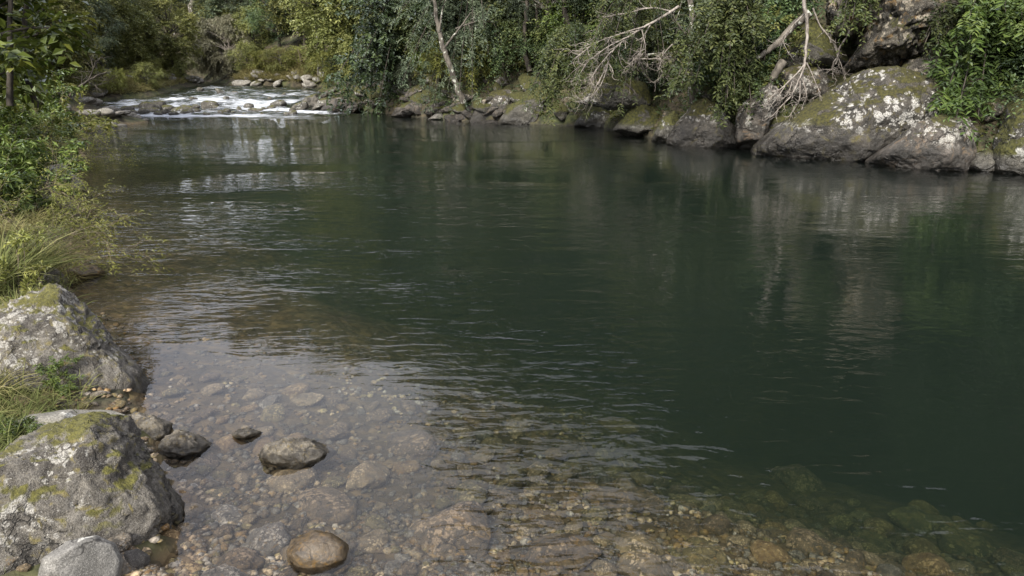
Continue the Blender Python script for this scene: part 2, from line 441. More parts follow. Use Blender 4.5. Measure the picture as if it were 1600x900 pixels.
def seg_dist(x, y, P):
    best = np.full(x.shape, 1e9)
    for (x0, y0), (x1, y1) in zip(P[:-1], P[1:]):
        dx, dy = x1 - x0, y1 - y0
        t = np.clip(((x - x0) * dx + (y - y0) * dy) / (dx * dx + dy * dy), 0, 1)
        best = np.minimum(best, np.hypot(x - x0 - t * dx, y - y0 - t * dy))
    return best
_poly = np.concatenate([L, R[::-1]])
def inside(x, y):
    c = np.zeros(x.shape, bool)
    n = len(_poly)
    for i in range(n):
        x0, y0 = _poly[i]; x1, y1 = _poly[(i + 1) % n]
        if y0 == y1: continue
        c ^= ((y0 > y) != (y1 > y)) & (x < (x1 - x0) * (y - y0) / (y1 - y0) + x0)
    return c
def zw(y):
    return .7 * sstep(30.5, 46, y)
def height(x, y):
    x, y = np.broadcast_arrays(np.asarray(x, float), np.asarray(y, float))
    sh = x.shape
    x, y = x.ravel(), y.ravel()
    dl, dr, ins = seg_dist(x, y, L), seg_dist(x, y, R), inside(x, y)
    wl = zw(y)
    near_l = dl < dr
    p3 = np.stack([x, y, 0 * x], 1)
    nz = fbm(p3 * .35, 4)
    nf = fbm(p3 * 2.2 + 5, 3)
    dl0 = dl
    dl = np.maximum(dl + (.55 * pn(p3 * .45 + 3) + .16 * pn(p3 * 1.2 + 8)) * sstep(.7, 2.4, dl), .02)
    dep = .15 * dl + .25 * np.maximum(dl - 1.6, 0) ** 1.15 * sstep(1.2, 2.6, dl)
    dep = np.minimum(dep, 2.4)
    dep = np.minimum(dep, .15 + 1.1 * dr)
    dep = dep * (1 - sstep(25, 29, y)) + np.minimum(dep, .35) * sstep(25, 29, y)
    bed = wl - dep - .02 + .05 * nf * np.minimum(1, dep * 3)
    d = np.where(near_l, dl0, dr)
    far = sstep(24, 46, y)
    s_r = (1.0 * (1 - far) + .62 * far)
    hr = .18 + s_r * d / (1 + d / 42) + .5 * nz * np.minimum(1, d / 3)
    s_l = .24 * (1 - sstep(9, 26, y)) + .40 * sstep(9, 26, y)
    hl = .06 + s_l * np.minimum(d, 2.0) + (.45 * np.maximum(d - 2.0, 0)) / (1 + d / 60) * sstep(4, 20, y) + .05 * np.maximum(d - 2, 0) + .35 * nz * np.minimum(1, d / 5)
    land = wl + np.maximum(np.where(near_l, hl, hr) + .05 * nf * np.minimum(1, d * 2), .05 + .03 * d)
    # hillside that closes the valley far upstream
    land = land + 15 * sstep(54, 105, y) 
    return np.where(ins, bed, land).reshape(sh)
def H1(x, y):
    return float(height(np.array([x]), np.array([y]))[0])

def grid_mesh(name, xs, ys, zf, mat):
    X, Y = np.meshgrid(xs, ys)
    Z = zf(X, Y)
    V = np.stack([X, Y, Z], -1).reshape(-1, 3)
    nx, ny = len(xs), len(ys)
    i = (np.arange(ny - 1)[:, None] * nx + np.arange(nx - 1)[None]).ravel()
    a = Acc(); a.add(V, np.stack([i, i + 1, i + nx + 1, i + nx], 1))
    return a.mesh(name, mat, True, False), V, (nx, ny)
gx = np.concatenate([np.linspace(-260, -62, 24), np.linspace(-60, -8, 130), np.arange(-7.9, 6, .075), np.linspace(6.1, 30, 80), np.linspace(32, 240, 28)])
gy = np.concatenate([np.linspace(-160, -9, 22), np.linspace(-8, -.1, 12), np.arange(0, 9, .075), np.linspace(9.1, 48, 140), np.linspace(49, 150, 50), np.linspace(160, 600, 12)])
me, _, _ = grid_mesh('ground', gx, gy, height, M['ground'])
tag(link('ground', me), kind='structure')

# water: a closed body whose top is the river surface
wx = np.concatenate([np.linspace(-62, -26, 30), np.arange(-25.8, -2, .11), np.linspace(-1.8, 48, 60)])
wy = np.concatenate([np.linspace(-22, 27, 60), np.arange(27.2, 50, .11), np.linspace(50.2, 78, 16)])
def foam_at(X, Y):
    p3 = np.stack([X, Y, 0 * X], -1).reshape(-1, 3)
    band = fbm(p3 * np.array([.30, .55, 1]), 3).reshape(X.shape)
    f = sstep(26.0, 31.0, Y + 1.4 * band) * (1 - .35 * sstep(36, 41, Y)) * (1 - .4 * sstep(44, 56, Y))
    d = seg_dist(X, Y, R)
    f = f * sstep(-.2, 1.4, seg_dist(X, Y, L)) * sstep(.2, 2.2, d)
    tail_glints = .40 * sstep(18, 29, Y) * (1 - sstep(29, 31, Y)) * sstep(-17, -13, X) * sstep(1, 6, d)  # pool streaks: thin foam trails, with reflected sky glints painted in as foam
    return np.clip(f * (.78 + .5 * band) + tail_glints, 0, 1)
def wsurf(X, Y):
    p3 = np.stack([X, Y, 0 * X], -1).reshape(-1, 3)
    rough = sstep(27.5, 30.5, Y) * (1 - .5 * sstep(44, 60, Y))
    n = fbm(p3 * np.array([.8, 1.5, 1]), 4).reshape(X.shape)
    return zw(Y) + rough * .10 * n
Xw, Yw = np.meshgrid(wx, wy)
Vw = np.stack([Xw, Yw, wsurf(Xw, Yw)], -1).reshape(-1, 3)
nx, ny = len(wx), len(wy)
i = (np.arange(ny - 1)[:, None] * nx + np.arange(nx - 1)[None]).ravel()
acc = Acc()
acc.add(Vw, np.stack([i, i + 1, i + nx + 1, i + nx], 1))
border = list(range(nx)) + [nx * k + nx - 1 for k in range(1, ny)] + [nx * (ny - 1) + k for k in range(nx - 2, -1, -1)] + [nx * k for k in range(ny - 2, 0, -1)]
nb = len(border)
low = Vw[border].copy(); low[:, 2] = -5
acc.v.append(low); base_i = acc.n; acc.n += nb
side = np.array([(border[(k + 1) % nb], border[k], base_i + k, base_i + (k + 1) % nb) for k in range(nb)])
acc.f.append(side); acc.var.append(np.zeros(nb)); acc.mi.append(np.zeros(nb, int))
acc.f.append(np.array([[base_i + k for k in range(nb - 1, -1, -1)]])); acc.var.append(np.zeros(1)); acc.mi.append(np.zeros(1, int))
me = acc.mesh('water', M['water'], True, False)
fa = me.attributes.new('foam', 'FLOAT', 'POINT')
fv = np.zeros(len(me.vertices), np.float32)
fv[:len(Vw)] = foam_at(Xw, Yw).ravel()
fa.data.foreach_set('value', fv)
tag(link('water', me), kind='structure')

# ------------------------------------------------------------------ rocks
def outline_rock(name, label, poly, mat, thick, zb=0.0, Y=None, push=.35, seed=1, facets=5, rough=.05, sub=5, cat='boulder', group=None, full=2.6, fdist=(.70, .9)):
    """a solid rock whose face towards the river has the photographed outline; it has its own distance, depth and relief"""
    rng = np.random.default_rng(seed)
    poly = np.array(poly, float)
    bx = .5 * (poly[:, 0].min() + poly[:, 0].max())
    by = poly[:, 1].max()
    W = at(bx, by, zb) if Y is None else at_y(bx, by, Y)
    cpx = poly.mean(0)
    f = unit(ray(*cpx))
    W = W + f * thick * push
    u = unit(np.cross(f, (0, 0, 1))); v = np.cross(u, f)
    pts = []
    for p in poly:
        r = ray(*p)
        q = CAM + r * (np.dot(W - CAM, f) / np.dot(r, f))
        pts.append((np.dot(q - W, u), np.dot(q - W, v)))
    pts = np.array(pts)
    c0 = .5 * (pts.min(0) + pts.max(0)) * .5 + pts.mean(0) * .5
    q = pts - c0
    nt = 720
    th = np.arange(nt) * 2 * math.pi / nt
    Rt = np.zeros(nt)
    for (ax, ay), (bx_, by_) in zip(q, np.roll(q, -1, 0)):
        den = np.cos(th) * (by_ - ay) - np.sin(th) * (bx_ - ax)
        den = np.where(np.abs(den) < 1e-9, 1e-9, den)
        t = (ax * (by_ - ay) - ay * (bx_ - ax)) / den
        s = (ax * np.sin(th) - ay * np.cos(th)) / den
        ok = (t > 0) & (s >= -1e-6) & (s <= 1 + 1e-6)
        Rt = np.where(ok, np.maximum(Rt, t), Rt)
    if Y is None:
        Rt = Rt * (1 + .35 * np.maximum(0, -np.sin(th)))      # the foot goes on under the waterline
    ker = np.hanning(23); ker /= ker.sum()
    Rt = np.convolve(np.concatenate([Rt[-30:], Rt, Rt[:30]]), ker, 'same')[30:-30]
    D, fc = ico(sub)
    D = D.copy()
    for _ in range(facets):
        nn = unit(np.array([rng.normal() * .8, rng.normal() * .55 + .35, -abs(rng.normal()) - .55]))
        dist = rng.uniform(*fdist)
        over = np.maximum(0, D @ nn - dist)
        D -= nn * over[:, None] * .92
    a, b, c = D[:, 0], D[:, 1], D[:, 2]
    s = np.hypot(a, b)
    s2 = np.clip(s, 0, 1) ** (2 / full)
    ang = np.arctan2(b, a) % (2 * math.pi)
    Ri = np.interp(ang, np.append(th, 2 * math.pi), np.append(Rt, Rt[0]))
    cs, sn = np.cos(ang), np.sin(ang)
    C = W + u * c0[0] + v * c0[1]
    off = (u * (Ri * s2 * cs)[:, None] + v * (Ri * s2 * sn)[:, None] + f * (c * thick * .5)[:, None])
    size = Rt.mean()
    o = rng.uniform(0, 50, 3)
    dirn = unit(off)
    n = fbm(off / size * 1.6 + o, 6)
    rid = 1 - np.abs(pn(off / size * np.array([2.2, 2.2, 4.5]) + o + 9)) * 2
    fine = fbm(off / size * 9 + o, 3)
    gr = np.minimum(np.abs(fbm(off / size * np.array([1.5, 1.5, 2.6]) + o + 21, 3)) / .07, 1) - 1
    gr *= sstep(-.1, .25, pn(off / size * 1.2 + o + 33))
    off = off + dirn * (size * (rough * n + rough * .5 * np.minimum(rid, .6) - rough * .2 + rough * .4 * fine + rough * .28 * fbm(off / size * 22 + o, 2) + rough * .9 * gr))[:, None]
    base = np.array([C[0], C[1], zb if Y is None else (C + off)[:, 2].min()])
    acc = Acc(); acc.add(C + off - base, fc)
    o_ = link(name, acc.mesh(name, mat, True, False), None, base)
    tag(o_, label, cat, group)
    return o_

B = outline_rock
# near bank, one by one
B('boulder', 'large speckled grey boulder with yellow moss on its side at the near waterline', [(-60, 905), (-60, 730), (0, 702), (60, 664), (150, 645), (205, 650), (228, 690), (248, 735), (276, 800), (262, 822), (225, 850), (130, 868), (60, 890)], M['grey_rock'], .75, zb=.02, seed=3, facets=9, rough=.085, sub=6, push=.3)
B('boulder', 'flat smooth pale grey rock lying behind the large speckled boulder', [(8, 668), (45, 648), (110, 640), (175, 641), (200, 650), (170, 690), (90, 700), (25, 694)], M['flat_pale'], .35, zb=.1, seed=5, facets=2, rough=.02)
B('boulder', 'long sloping grey boulder with a mossy back running into the water', [(-50, 640), (-60, 520), (-10, 478), (45, 458), (88, 448), (125, 470), (158, 510), (190, 555), (219, 605), (205, 618), (160, 625), (110, 638), (40, 642)], M['grey_rock'], 1.0, zb=.02, seed=8, facets=9, rough=.085, sub=6)
B('stone', 'round pale stone sitting in grass against the long sloping boulder', [(26, 590), (34, 562), (58, 551), (85, 562), (95, 585), (82, 606), (55, 614), (33, 608)], M['pale_rock'], .22, zb=.13, seed=9, facets=3, rough=.03, sub=4, cat='stone')
B('boulder', 'rounded grey boulder half hidden by grass behind the long sloping one', [(20, 452), (45, 418), (70, 412), (95, 424), (110, 445), (95, 456), (55, 458)], M['grey_rock'], .6, zb=.0, seed=12, facets=3, rough=.05)
B('stone', 'low brown rock breaking the surface beyond the grassy boulders', [(98, 428), (108, 416), (130, 411), (150, 415), (164, 424), (160, 432), (125, 434)], M['wet_brown'], .4, zb=0, seed=13, facets=3, rough=.08, sub=4, cat='rock')
B('stone', 'oval grey pebble stone in the bottom corner beside the large boulder', [(58, 905), (66, 872), (105, 845), (150, 836), (182, 850), (187, 876), (172, 905), (110, 915)], M['grey_smooth'], .2, zb=.07, push=-.5, seed=14, facets=3, rough=.025, sub=5, cat='stone')
B('stone', 'small dark purple brown stone wedged between oval stone and water', [(183, 880), (195, 862), (215, 856), (233, 868), (230, 884), (205, 892), (186, 890)], M['dark_rock'], .12, zb=.03, push=-.4, seed=15, facets=3, rough=.05, sub=4, cat='stone')
B('stone', 'white patched grey stone at the water behind the large boulder', [(192, 652), (210, 644), (240, 648), (267, 662), (258, 682), (235, 690), (205, 680)], M['small_rock'], .22, zb=.0, seed=16, facets=6, rough=.08, sub=5, cat='stone')
B('stone', 'angular dark brown stone standing out of the shallows', [(246, 700), (256, 682), (280, 671), (312, 680), (331, 694), (310, 708), (272, 715), (252, 712)], M['small_rock'], .25, zb=-.01, seed=17, facets=8, rough=.10, sub=5, cat='stone')
B('stone', 'flat topped speckled stone alone in the shallow water', [(404, 712), (416, 694), (442, 685), (490, 686), (525, 706), (505, 718), (468, 727), (425, 724)], M['small_rock'], .3, zb=-.01, seed=18, facets=9, rough=.10, cat='stone')
B('stone', 'small pointed rock tip just above the shallows', [(360, 680), (372, 671), (388, 668), (412, 676), (395, 683), (372, 685)], M['small_rock'], .16, zb=0, seed=19, facets=6, rough=.10, sub=4, cat='stone')
B('stone', 'round wet brown stone shining half out of the water', [(446, 866), (455, 842), (485, 829), (520, 833), (544, 850), (540, 876), (505, 890), (465, 886)], M['wet_brown'], .24, zb=-.015, seed=20, facets=3, rough=.04, sub=5, cat='stone')
B('boulder', 'pale weathered rock under the overhanging yellow shrub', [(55, 290), (70, 262), (98, 255), (122, 275), (126, 296), (95, 305)], M['pale_rock'], 1.0, zb=0, seed=21, facets=6, rough=.08)
B('boulder', 'low pale rock at the waterline below the yellow shrub', [(50, 338), (70, 306), (96, 302), (118, 325), (108, 345), (75, 348)], M['pale_rock'], .8, zb=0, seed=22, facets=6, rough=.08)
B('boulder', 'dark wet boulder where the bank meets the head of the pool', [(104, 172), (112, 150), (128, 146), (146, 170), (140, 177), (118, 178)], M['dark_rock'], 1.5, zb=0, seed=23, facets=4, rough=.06)

# far bank, one by one (big lichen boulders first)
RB = M['bank_rock']
B('boulder', 'biggest lichen covered boulder sloping into the pool on the far bank', [(1186, 234), (1205, 212), (1240, 180), (1290, 146), (1340, 114), (1400, 104), (1450, 120), (1482, 150), (1470, 180), (1425, 205), (1375, 236), (1350, 250), (1280, 248), (1215, 242)], RB, 2.6, seed=31, facets=6, rough=.06, sub=6, push=.3)
B('boulder', 'pink grey boulder with a moss cap beside the biggest lichen boulder', [(1358, 250), (1395, 222), (1432, 192), (1470, 178), (1512, 180), (1530, 208), (1520, 245), (1500, 265), (1430, 260)], M['bank_grey'], 1.8, seed=32, facets=6, rough=.06, sub=6)
B('boulder', 'small rounded mossy boulder at the foot of the pink grey one', [(1512, 262), (1520, 240), (1545, 232), (1566, 242), (1572, 264), (1540, 268)], M['bank_moss'], .8, seed=33, facets=3, rough=.05)
B('boulder', 'tall mossy boulder at the edge of the picture on the far bank', [(1560, 266), (1556, 215), (1572, 165), (1600, 148), (1660, 140), (1690, 200), (1680, 275), (1610, 272)], M['bank_moss'], 2.0, seed=34, facets=5, rough=.07, sub=6)
B('boulder', 'squat boulder with scattered white lichen below the thin upright trunk', [(1048, 222), (1056, 192), (1075, 160), (1098, 152), (1124, 166), (1146, 196), (1158, 226), (1105, 230)], RB, 1.8, seed=35, facets=6, rough=.06, sub=6)
B('boulder', 'rough tilted slab with roots between the two large lichen boulders', [(1150, 226), (1150, 178), (1172, 150), (1204, 128), (1224, 150), (1205, 190), (1192, 226)], M['bank_grey'], 1.4, Y=16.7, seed=36, facets=7, rough=.09)
B('boulder', 'ledge of mossy broken rock under the hanging dead branch', [(1160, 228), (1178, 200), (1212, 182), (1240, 180), (1226, 206), (1195, 234)], M['bank_moss'], 1.1, seed=37, facets=6, rough=.09)
B('boulder', 'rounded grey boulder in shade behind the hanging dead branch', [(1214, 135), (1222, 108), (1245, 99), (1285, 104), (1315, 125), (1310, 152), (1260, 160), (1222, 155)], M['bank_grey'], 1.8, Y=17.3, seed=38, facets=3, rough=.04)
B('boulder', 'angular mossy slab leaning above the shaded grey boulder', [(1205, 100), (1235, 50), (1270, 30), (1310, 60), (1330, 100), (1280, 106), (1225, 108)], M['bank_moss'], 1.6, Y=17.6, seed=39, facets=6, rough=.08)
B('cliff_rock', 'jutting outcrop of pale orange lichen rock above the boulders', [(1296, 122), (1330, 95), (1350, 40), (1350, -40), (1400, -110), (1500, -110), (1540, -20), (1508, 40), (1480, 62), (1430, 82), (1360, 112), (1320, 126)], M['cliff'], 3.0, Y=15.9, seed=40, facets=14, rough=.17, sub=6, cat='outcrop', fdist=(.6, .85))
B('cliff_rock', 'fractured rock shelf below the outcrop and above the biggest boulder', [(1400, 118), (1420, 88), (1470, 70), (1520, 72), (1545, 120), (1525, 170), (1480, 150), (1440, 122)], M['cliff'], 1.8, Y=15.6, seed=41, facets=12, rough=.17, cat='outcrop')
B('cliff_rock', 'mossy rock face high on the far bank beside dark leaves', [(1290, 20), (1300, -60), (1350, -90), (1372, -20), (1345, 50), (1310, 55)], M['cliff'], 2.2, Y=17.0, seed=42, facets=12, rough=.17, cat='outcrop')
B('boulder', 'steep moss streaked boulder with white lichen below the leaning trunk', [(736, 190), (744, 168), (764, 144), (796, 136), (812, 148), (806, 170), (788, 191)], RB, 2.0, seed=43, facets=6, rough=.07)
B('boulder', 'pale wedge boulder upstream of the moss streaked one', [(700, 189), (722, 168), (748, 156), (752, 172), (740, 189)], M['bank_grey'], 1.3, seed=44, facets=6, rough=.06)
B('boulder', 'mossy shouldered boulder downstream of the moss streaked one', [(782, 192), (796, 166), (822, 142), (850, 128), (866, 146), (850, 178), (834, 194)], M['bank_moss'], 2.0, seed=45, facets=6, rough=.07)
B('boulder', 'dark round ended boulder speckled white under the drooping bush', [(858, 192), (862, 172), (884, 160), (905, 170), (912, 188), (890, 195)], M['bank_grey'], 1.4, seed=46, facets=5, rough=.07)
B('boulder', 'broad dark boulder dividing the rapids from the far bank', [(512, 160), (535, 142), (562, 131), (580, 133), (588, 148), (582, 160), (545, 166)], M['bank_grey'], 3.2, zb=.1, seed=47, facets=5, rough=.06)
B('boulder', 'bright mossy hummock at the water under the arching dead branches', [(900, 196), (912, 172), (942, 158), (972, 166), (984, 198), (940, 200)], M['bank_moss'], 1.6, seed=54, facets=5, rough=.09)
B('boulder', 'second mossy hummock nearer the squat lichen boulder', [(962, 202), (982, 172), (1012, 158), (1038, 176), (1044, 214), (1000, 210)], M['bank_moss'], 1.6, seed=55, facets=5, rough=.09)
B('boulder', 'narrow mossy rock wedged against the squat lichen boulder', [(1022, 216), (1034, 186), (1054, 172), (1066, 192), (1062, 222)], M['bank_moss'], 1.2, seed=56, facets=5, rough=.09)
B('boulder', 'shaded rock in the hollow behind the mossy hummocks', [(900, 160), (925, 128), (970, 118), (1010, 130), (1020, 165), (960, 172)], M['bank_moss'], 1.6, Y=20.3, seed=57, facets=7, rough=.1)
B('boulder', 'humped grey boulder at the lip of the pool', [(502, 172), (512, 156), (534, 151), (556, 163), (552, 173), (525, 175)], M['bank_grey'], 2.4, seed=48, facets=5, rough=.06)
B('boulder', 'green mossed boulder beside the white water', [(488, 171), (498, 156), (516, 150), (524, 156), (510, 172)], M['rapid_rock'], 2.0, seed=49, facets=4, rough=.06, group=None)
B('boulder', 'mossy grey boulder standing in the white water nearest the far bank', [(466, 168), (476, 152), (494, 146), (506, 154), (496, 168)], M['rapid_rock'], 2.0, seed=50, facets=4, rough=.06)
B('boulder', 'low dark slab reaching into the pool below the humped boulder', [(534, 174), (545, 165), (562, 163), (567, 169), (552, 176)], M['bank_grey'], 1.4, seed=51, facets=5, rough=.06)
B('boulder', 'rounded pale boulder among the shore slabs', [(612, 181), (618, 168), (638, 164), (652, 173), (648, 182), (628, 183)], M['bank_grey'], 1.4, seed=52, facets=4, rough=.05)
B('boulder', 'flat light coloured rock at the water below the leaning trunk', [(668, 187), (680, 178), (692, 176), (702, 186)], M['pale_rock'], 1.0, seed=53, facets=3, rough=.06)


# ------------------------------------------------------------------ stones: shore, spit, rapids, riverbed
_stone_cache = {}
def stone_mesh(key, sub, seed, mat, rough=.10, flat=1.0, facets=4):
    k = (key, seed)
    if k not in _stone_cache:
        rng = np.random.default_rng(1000 + seed)
        D, fc = ico(sub)
        D = D.copy()
        for _ in range(facets):
            nn = unit(rng.normal(size=3))
            D -= nn * np.maximum(0, D @ nn - rng.uniform(.62, .88))[:, None] * .9
        o = rng.uniform(0, 40, 3)
        D += unit(D) * (rough * fbm(D * 1.1 + o, 4) + rough * .25 * fbm(D * 4 + o, 2))[:, None]
        D *= np.array([1, rng.uniform(.68, .95), rng.uniform(.42, .66) * flat])
        D /= np.abs(D[:, 0]).max()
        D[:, 2] -= D[:, 2].min()
        a = Acc(); a.add(D, fc)
        _stone_cache[k] = a.mesh(key, mat, True, False)
    return _stone_cache[k]
def put_stone(name, me, x, y, z, r, rng, label, cat, group, tilt=.18, mat=None):
    o = link(name, me, None, (x, y, z))
    o.rotation_euler = (rng.normal(0, tilt), rng.normal(0, tilt), rng.uniform(0, 6.28))
    o.scale = (r, r, r * (.82 if name == 'river_stone' else 1))
    if mat:
        o.material_slots[0].link = 'OBJECT'
        o.material_slots[0].material = mat
    return tag(o, label, cat, group)
_u = 'first second third fourth fifth sixth seventh eighth ninth tenth eleventh twelfth thirteenth fourteenth fifteenth sixteenth seventeenth eighteenth nineteenth'.split()
ORD = list(_u)
for _t in ('twent', 'thirt', 'fort', 'fift', 'sixt'):
    ORD += [_t + 'ieth'] + [_t + 'y-' + x for x in _u[:9]]
def ordinal(i):
    return ORD[i] if i < len(ORD) else 'far'
rng = np.random.default_rng(21)

# flat stones of the spit
spit = [(104, 197, 24), (122, 190, 26), (140, 196, 30), (150, 188, 24), (166, 193, 26), (178, 186, 20), (186, 191, 20), (198, 189, 15), (206, 187, 15), (216, 187.5, 11), (227, 187, 10),
        (110, 205, 26), (130, 203, 22), (142, 190, 22), (160, 198, 20), (174, 196, 18), (188, 194, 14), (128, 186, 22), (108, 191, 24), (112, 183, 20), (134, 182, 24), (156, 183, 18), (120, 200, 20), (168, 187, 15)]
for i, (px, py, wpx) in enumerate(spit):
    p = at(px, py, .04)
    r = wpx / 2 / F * np.linalg.norm(p - CAM)
    put_stone('shore_stone', stone_mesh('flat_stone', 3, 10 + i % 5, M['pale_rock'], .12, .7), p[0], p[1], H1(p[0], p[1]) - .1 * r, r * 1.15, rng,
              f'flat pale stone of the low spit, {ordinal(i)} of the row before the rapids', 'stone', 'flat stones of the spit')
# slabs along the far shore
shore = [(576, 170, 22), (592, 176, 26), (604, 172, 20), (622, 166, 24), (640, 161, 22), (660, 178, 24), (655, 168, 26), (676, 172, 22), (690, 168, 20), (704, 176, 22), (586, 164, 20), (606, 160, 22), (716, 166, 20), (574, 176, 16), (632, 178, 18), (648, 182, 14), (596, 180, 14),
         (916, 190, 26), (945, 192, 30), (978, 195, 34), (1012, 198, 36), (1036, 206, 30), (890, 176, 24), (930, 178, 30), (966, 180, 30), (1005, 184, 30), (840, 182, 16), (1176, 226, 28), (1140, 222, 22), (1388, 245, 18), (1576, 262, 24), (756, 190, 10), (728, 189, 14), (690, 186, 16)]
for i, (px, py, wpx) in enumerate(shore):
    p = at(px, py, 0)
    d = float(seg_dist(p[:1], p[1:2], R)[0])
    z = H1(p[0], p[1])
    r = wpx / 2 / F * np.linalg.norm(p - CAM)
    mossy = px > 900
    put_stone('shore_stone', stone_mesh('shore_slab', 4, 20 + i % 6, M['bank_grey'], .16, 1.15 if mossy else .8, 6), p[0], p[1], min(z, .2) - .25 * r, r * 1.25, rng,
              f'{"moss covered" if mossy else "grey"} rock at the foot of the far bank, {ordinal(i)} from the rapids', 'rock', 'rocks along the far shore', .3, M['bank_moss'] if mossy else None)
# the pile of grey rocks between the rapids and the lichen boulders
for i in range(64):
    t = rng.uniform(0, 1)
    px = 478 + t * 300
    py = np.interp(px, [480, 560, 620, 700, 800], [167, 174, 180, 188, 193])
    p = at(px, py, 0)
    back = rng.uniform(-.15, 1.7)
    x, y = p[0] + back * .5, p[1] + back * .85
    r = rng.uniform(.16, .42) * (1 + .5 * (1 - t))
    put_stone('bank_stone', stone_mesh('shore_slab', 4, 20 + i % 6, M['bank_grey'], .16, 1.15, 6), x, y, max(H1(x, y), -.1) - .3 * r, r, rng,
              f'grey rock piled on the far shore {"near the rapids" if t < .5 else "near the leaning trunk"}, {"waterline" if back < .6 else "upper"} {ordinal(i)}', 'rock', 'pile of rocks on the far shore', .4, M['bank_grey'] if i % 4 else M['bank_moss'])
# more rock behind the waterline of the far bank
R_arc = np.array(R_px)
k = 0
for i in range(90):
    t = rng.uniform(0, 1)
    px = 520 + t * 1120
    py = np.interp(px, R_arc[::-1, 0], R_arc[::-1, 1])
    p = at(px, py, 0)
    back = rng.uniform(.3, 3.2)
    x, y = p[0] + back * .35, p[1] + back * .95
    z = H1(x, y)
    r = rng.uniform(.18, .6) * (1.15 - .35 * t)
    put_stone('bank_stone', stone_mesh('shore_slab', 4, 20 + i % 6, M['bank_grey'], .16, 1.15, 6), x, y, z - .35 * r, r, rng,
              f'mossy rock {ordinal(i if i < 69 else i - 69)} {"up" if i < 69 else "higher on"} the far bank, {["above the biggest lichen boulder", "near the squat lichen boulder", "behind the arching branches", "above the moss streaked boulder", "by the shore slabs"][min(4, int((1 - t) * 5))]}', 'rock', 'rocks bedded in the far bank', .4, M['bank_moss'] if rng.random() < .75 else M['cliff'])
# rocks of the rapids
rapid = [(176, 156, 22), (196, 160, 18), (214, 163, 20), (232, 160, 26), (248, 166, 22), (262, 161, 26), (256, 155, 18), (278, 160, 24), (222, 155, 16), (205, 155, 14), (286, 156, 18), (240, 168, 12), (290, 161, 30), (294, 157, 14), (328, 167, 24), (345, 157, 14), (352, 159, 12), (362, 158, 8),
         (436, 167, 22), (470, 147, 26), (446, 155, 10), (424, 162, 14), (398, 148, 18), (386, 146, 14), (372, 147, 10), (410, 147, 10), (340, 138, 14), (366, 138, 10), (455, 151, 12), (505, 146, 10), (148, 176, 10), (162, 177, 8), (174, 178, 9), (186, 177, 8), (304, 149, 12), (318, 152, 10), (334, 146, 10), (300, 141, 12), (312, 137, 10), (392, 160, 10), (406, 152, 8), (378, 153, 8), (432, 149, 9), (456, 160, 10), (236, 157, 18), (268, 152, 16), (244, 152, 12), (212, 168, 10), (306, 168, 10), (352, 141, 9), (420, 141, 9), (444, 139, 8), (512, 143, 10), (525, 147, 8)]
for i, (px, py, wpx) in enumerate(rapid):
    zz = 0
    for _ in range(6):
        p = at(px, py, zz); zz = float(zw(p[1]))
    r = wpx / 2 / F * np.linalg.norm(p - CAM)
    put_stone('rapids_rock', stone_mesh('rapid_rock', 3, 40 + i % 5, M['rapid_rock'], .14, 1.0, 5), p[0], p[1], zz - .42 * r, r * 1.1, rng,
              f'dark mossy rock breaking the white water, {ordinal(i)} counted across the rapids', 'rock', 'rocks in the rapids', .25)
# pale stones on the margins upstream
for i in range(60):
    left = i < 34
    if left:
        q = L[23] + (L[26] - L[23]) * rng.uniform(0, 1) if rng.random() < .3 else (L[24] + (L[26] - L[24]) * rng.uniform(0, 1))
        q = q + rng.normal(0, .5, 2) + np.array([-.5, .3])
    else:
        q = R[16] + (R[17] - R[16]) * rng.uniform(-.2, 1.0) + rng.normal(0, .35, 2)
    r = rng.uniform(.14, .5)
    put_stone('margin_stone', stone_mesh('flat_stone', 3, 10 + i % 5, M['pale_rock'], .12, .7), q[0], q[1], max(H1(*q), zw(q[1])) - .12 * r, r, rng,
              f'bleached stone on the river margin left of the rapids, {ordinal(i)} of the strand' if left else f'bleached stone on the far shore above the rapids, {ordinal(i - 34)} of its line', 'stone',
              'bleached stones left of the rapids' if left else 'bleached stones above the rapids', .25, M['rapid_rock'] if rng.random() < .3 else None)

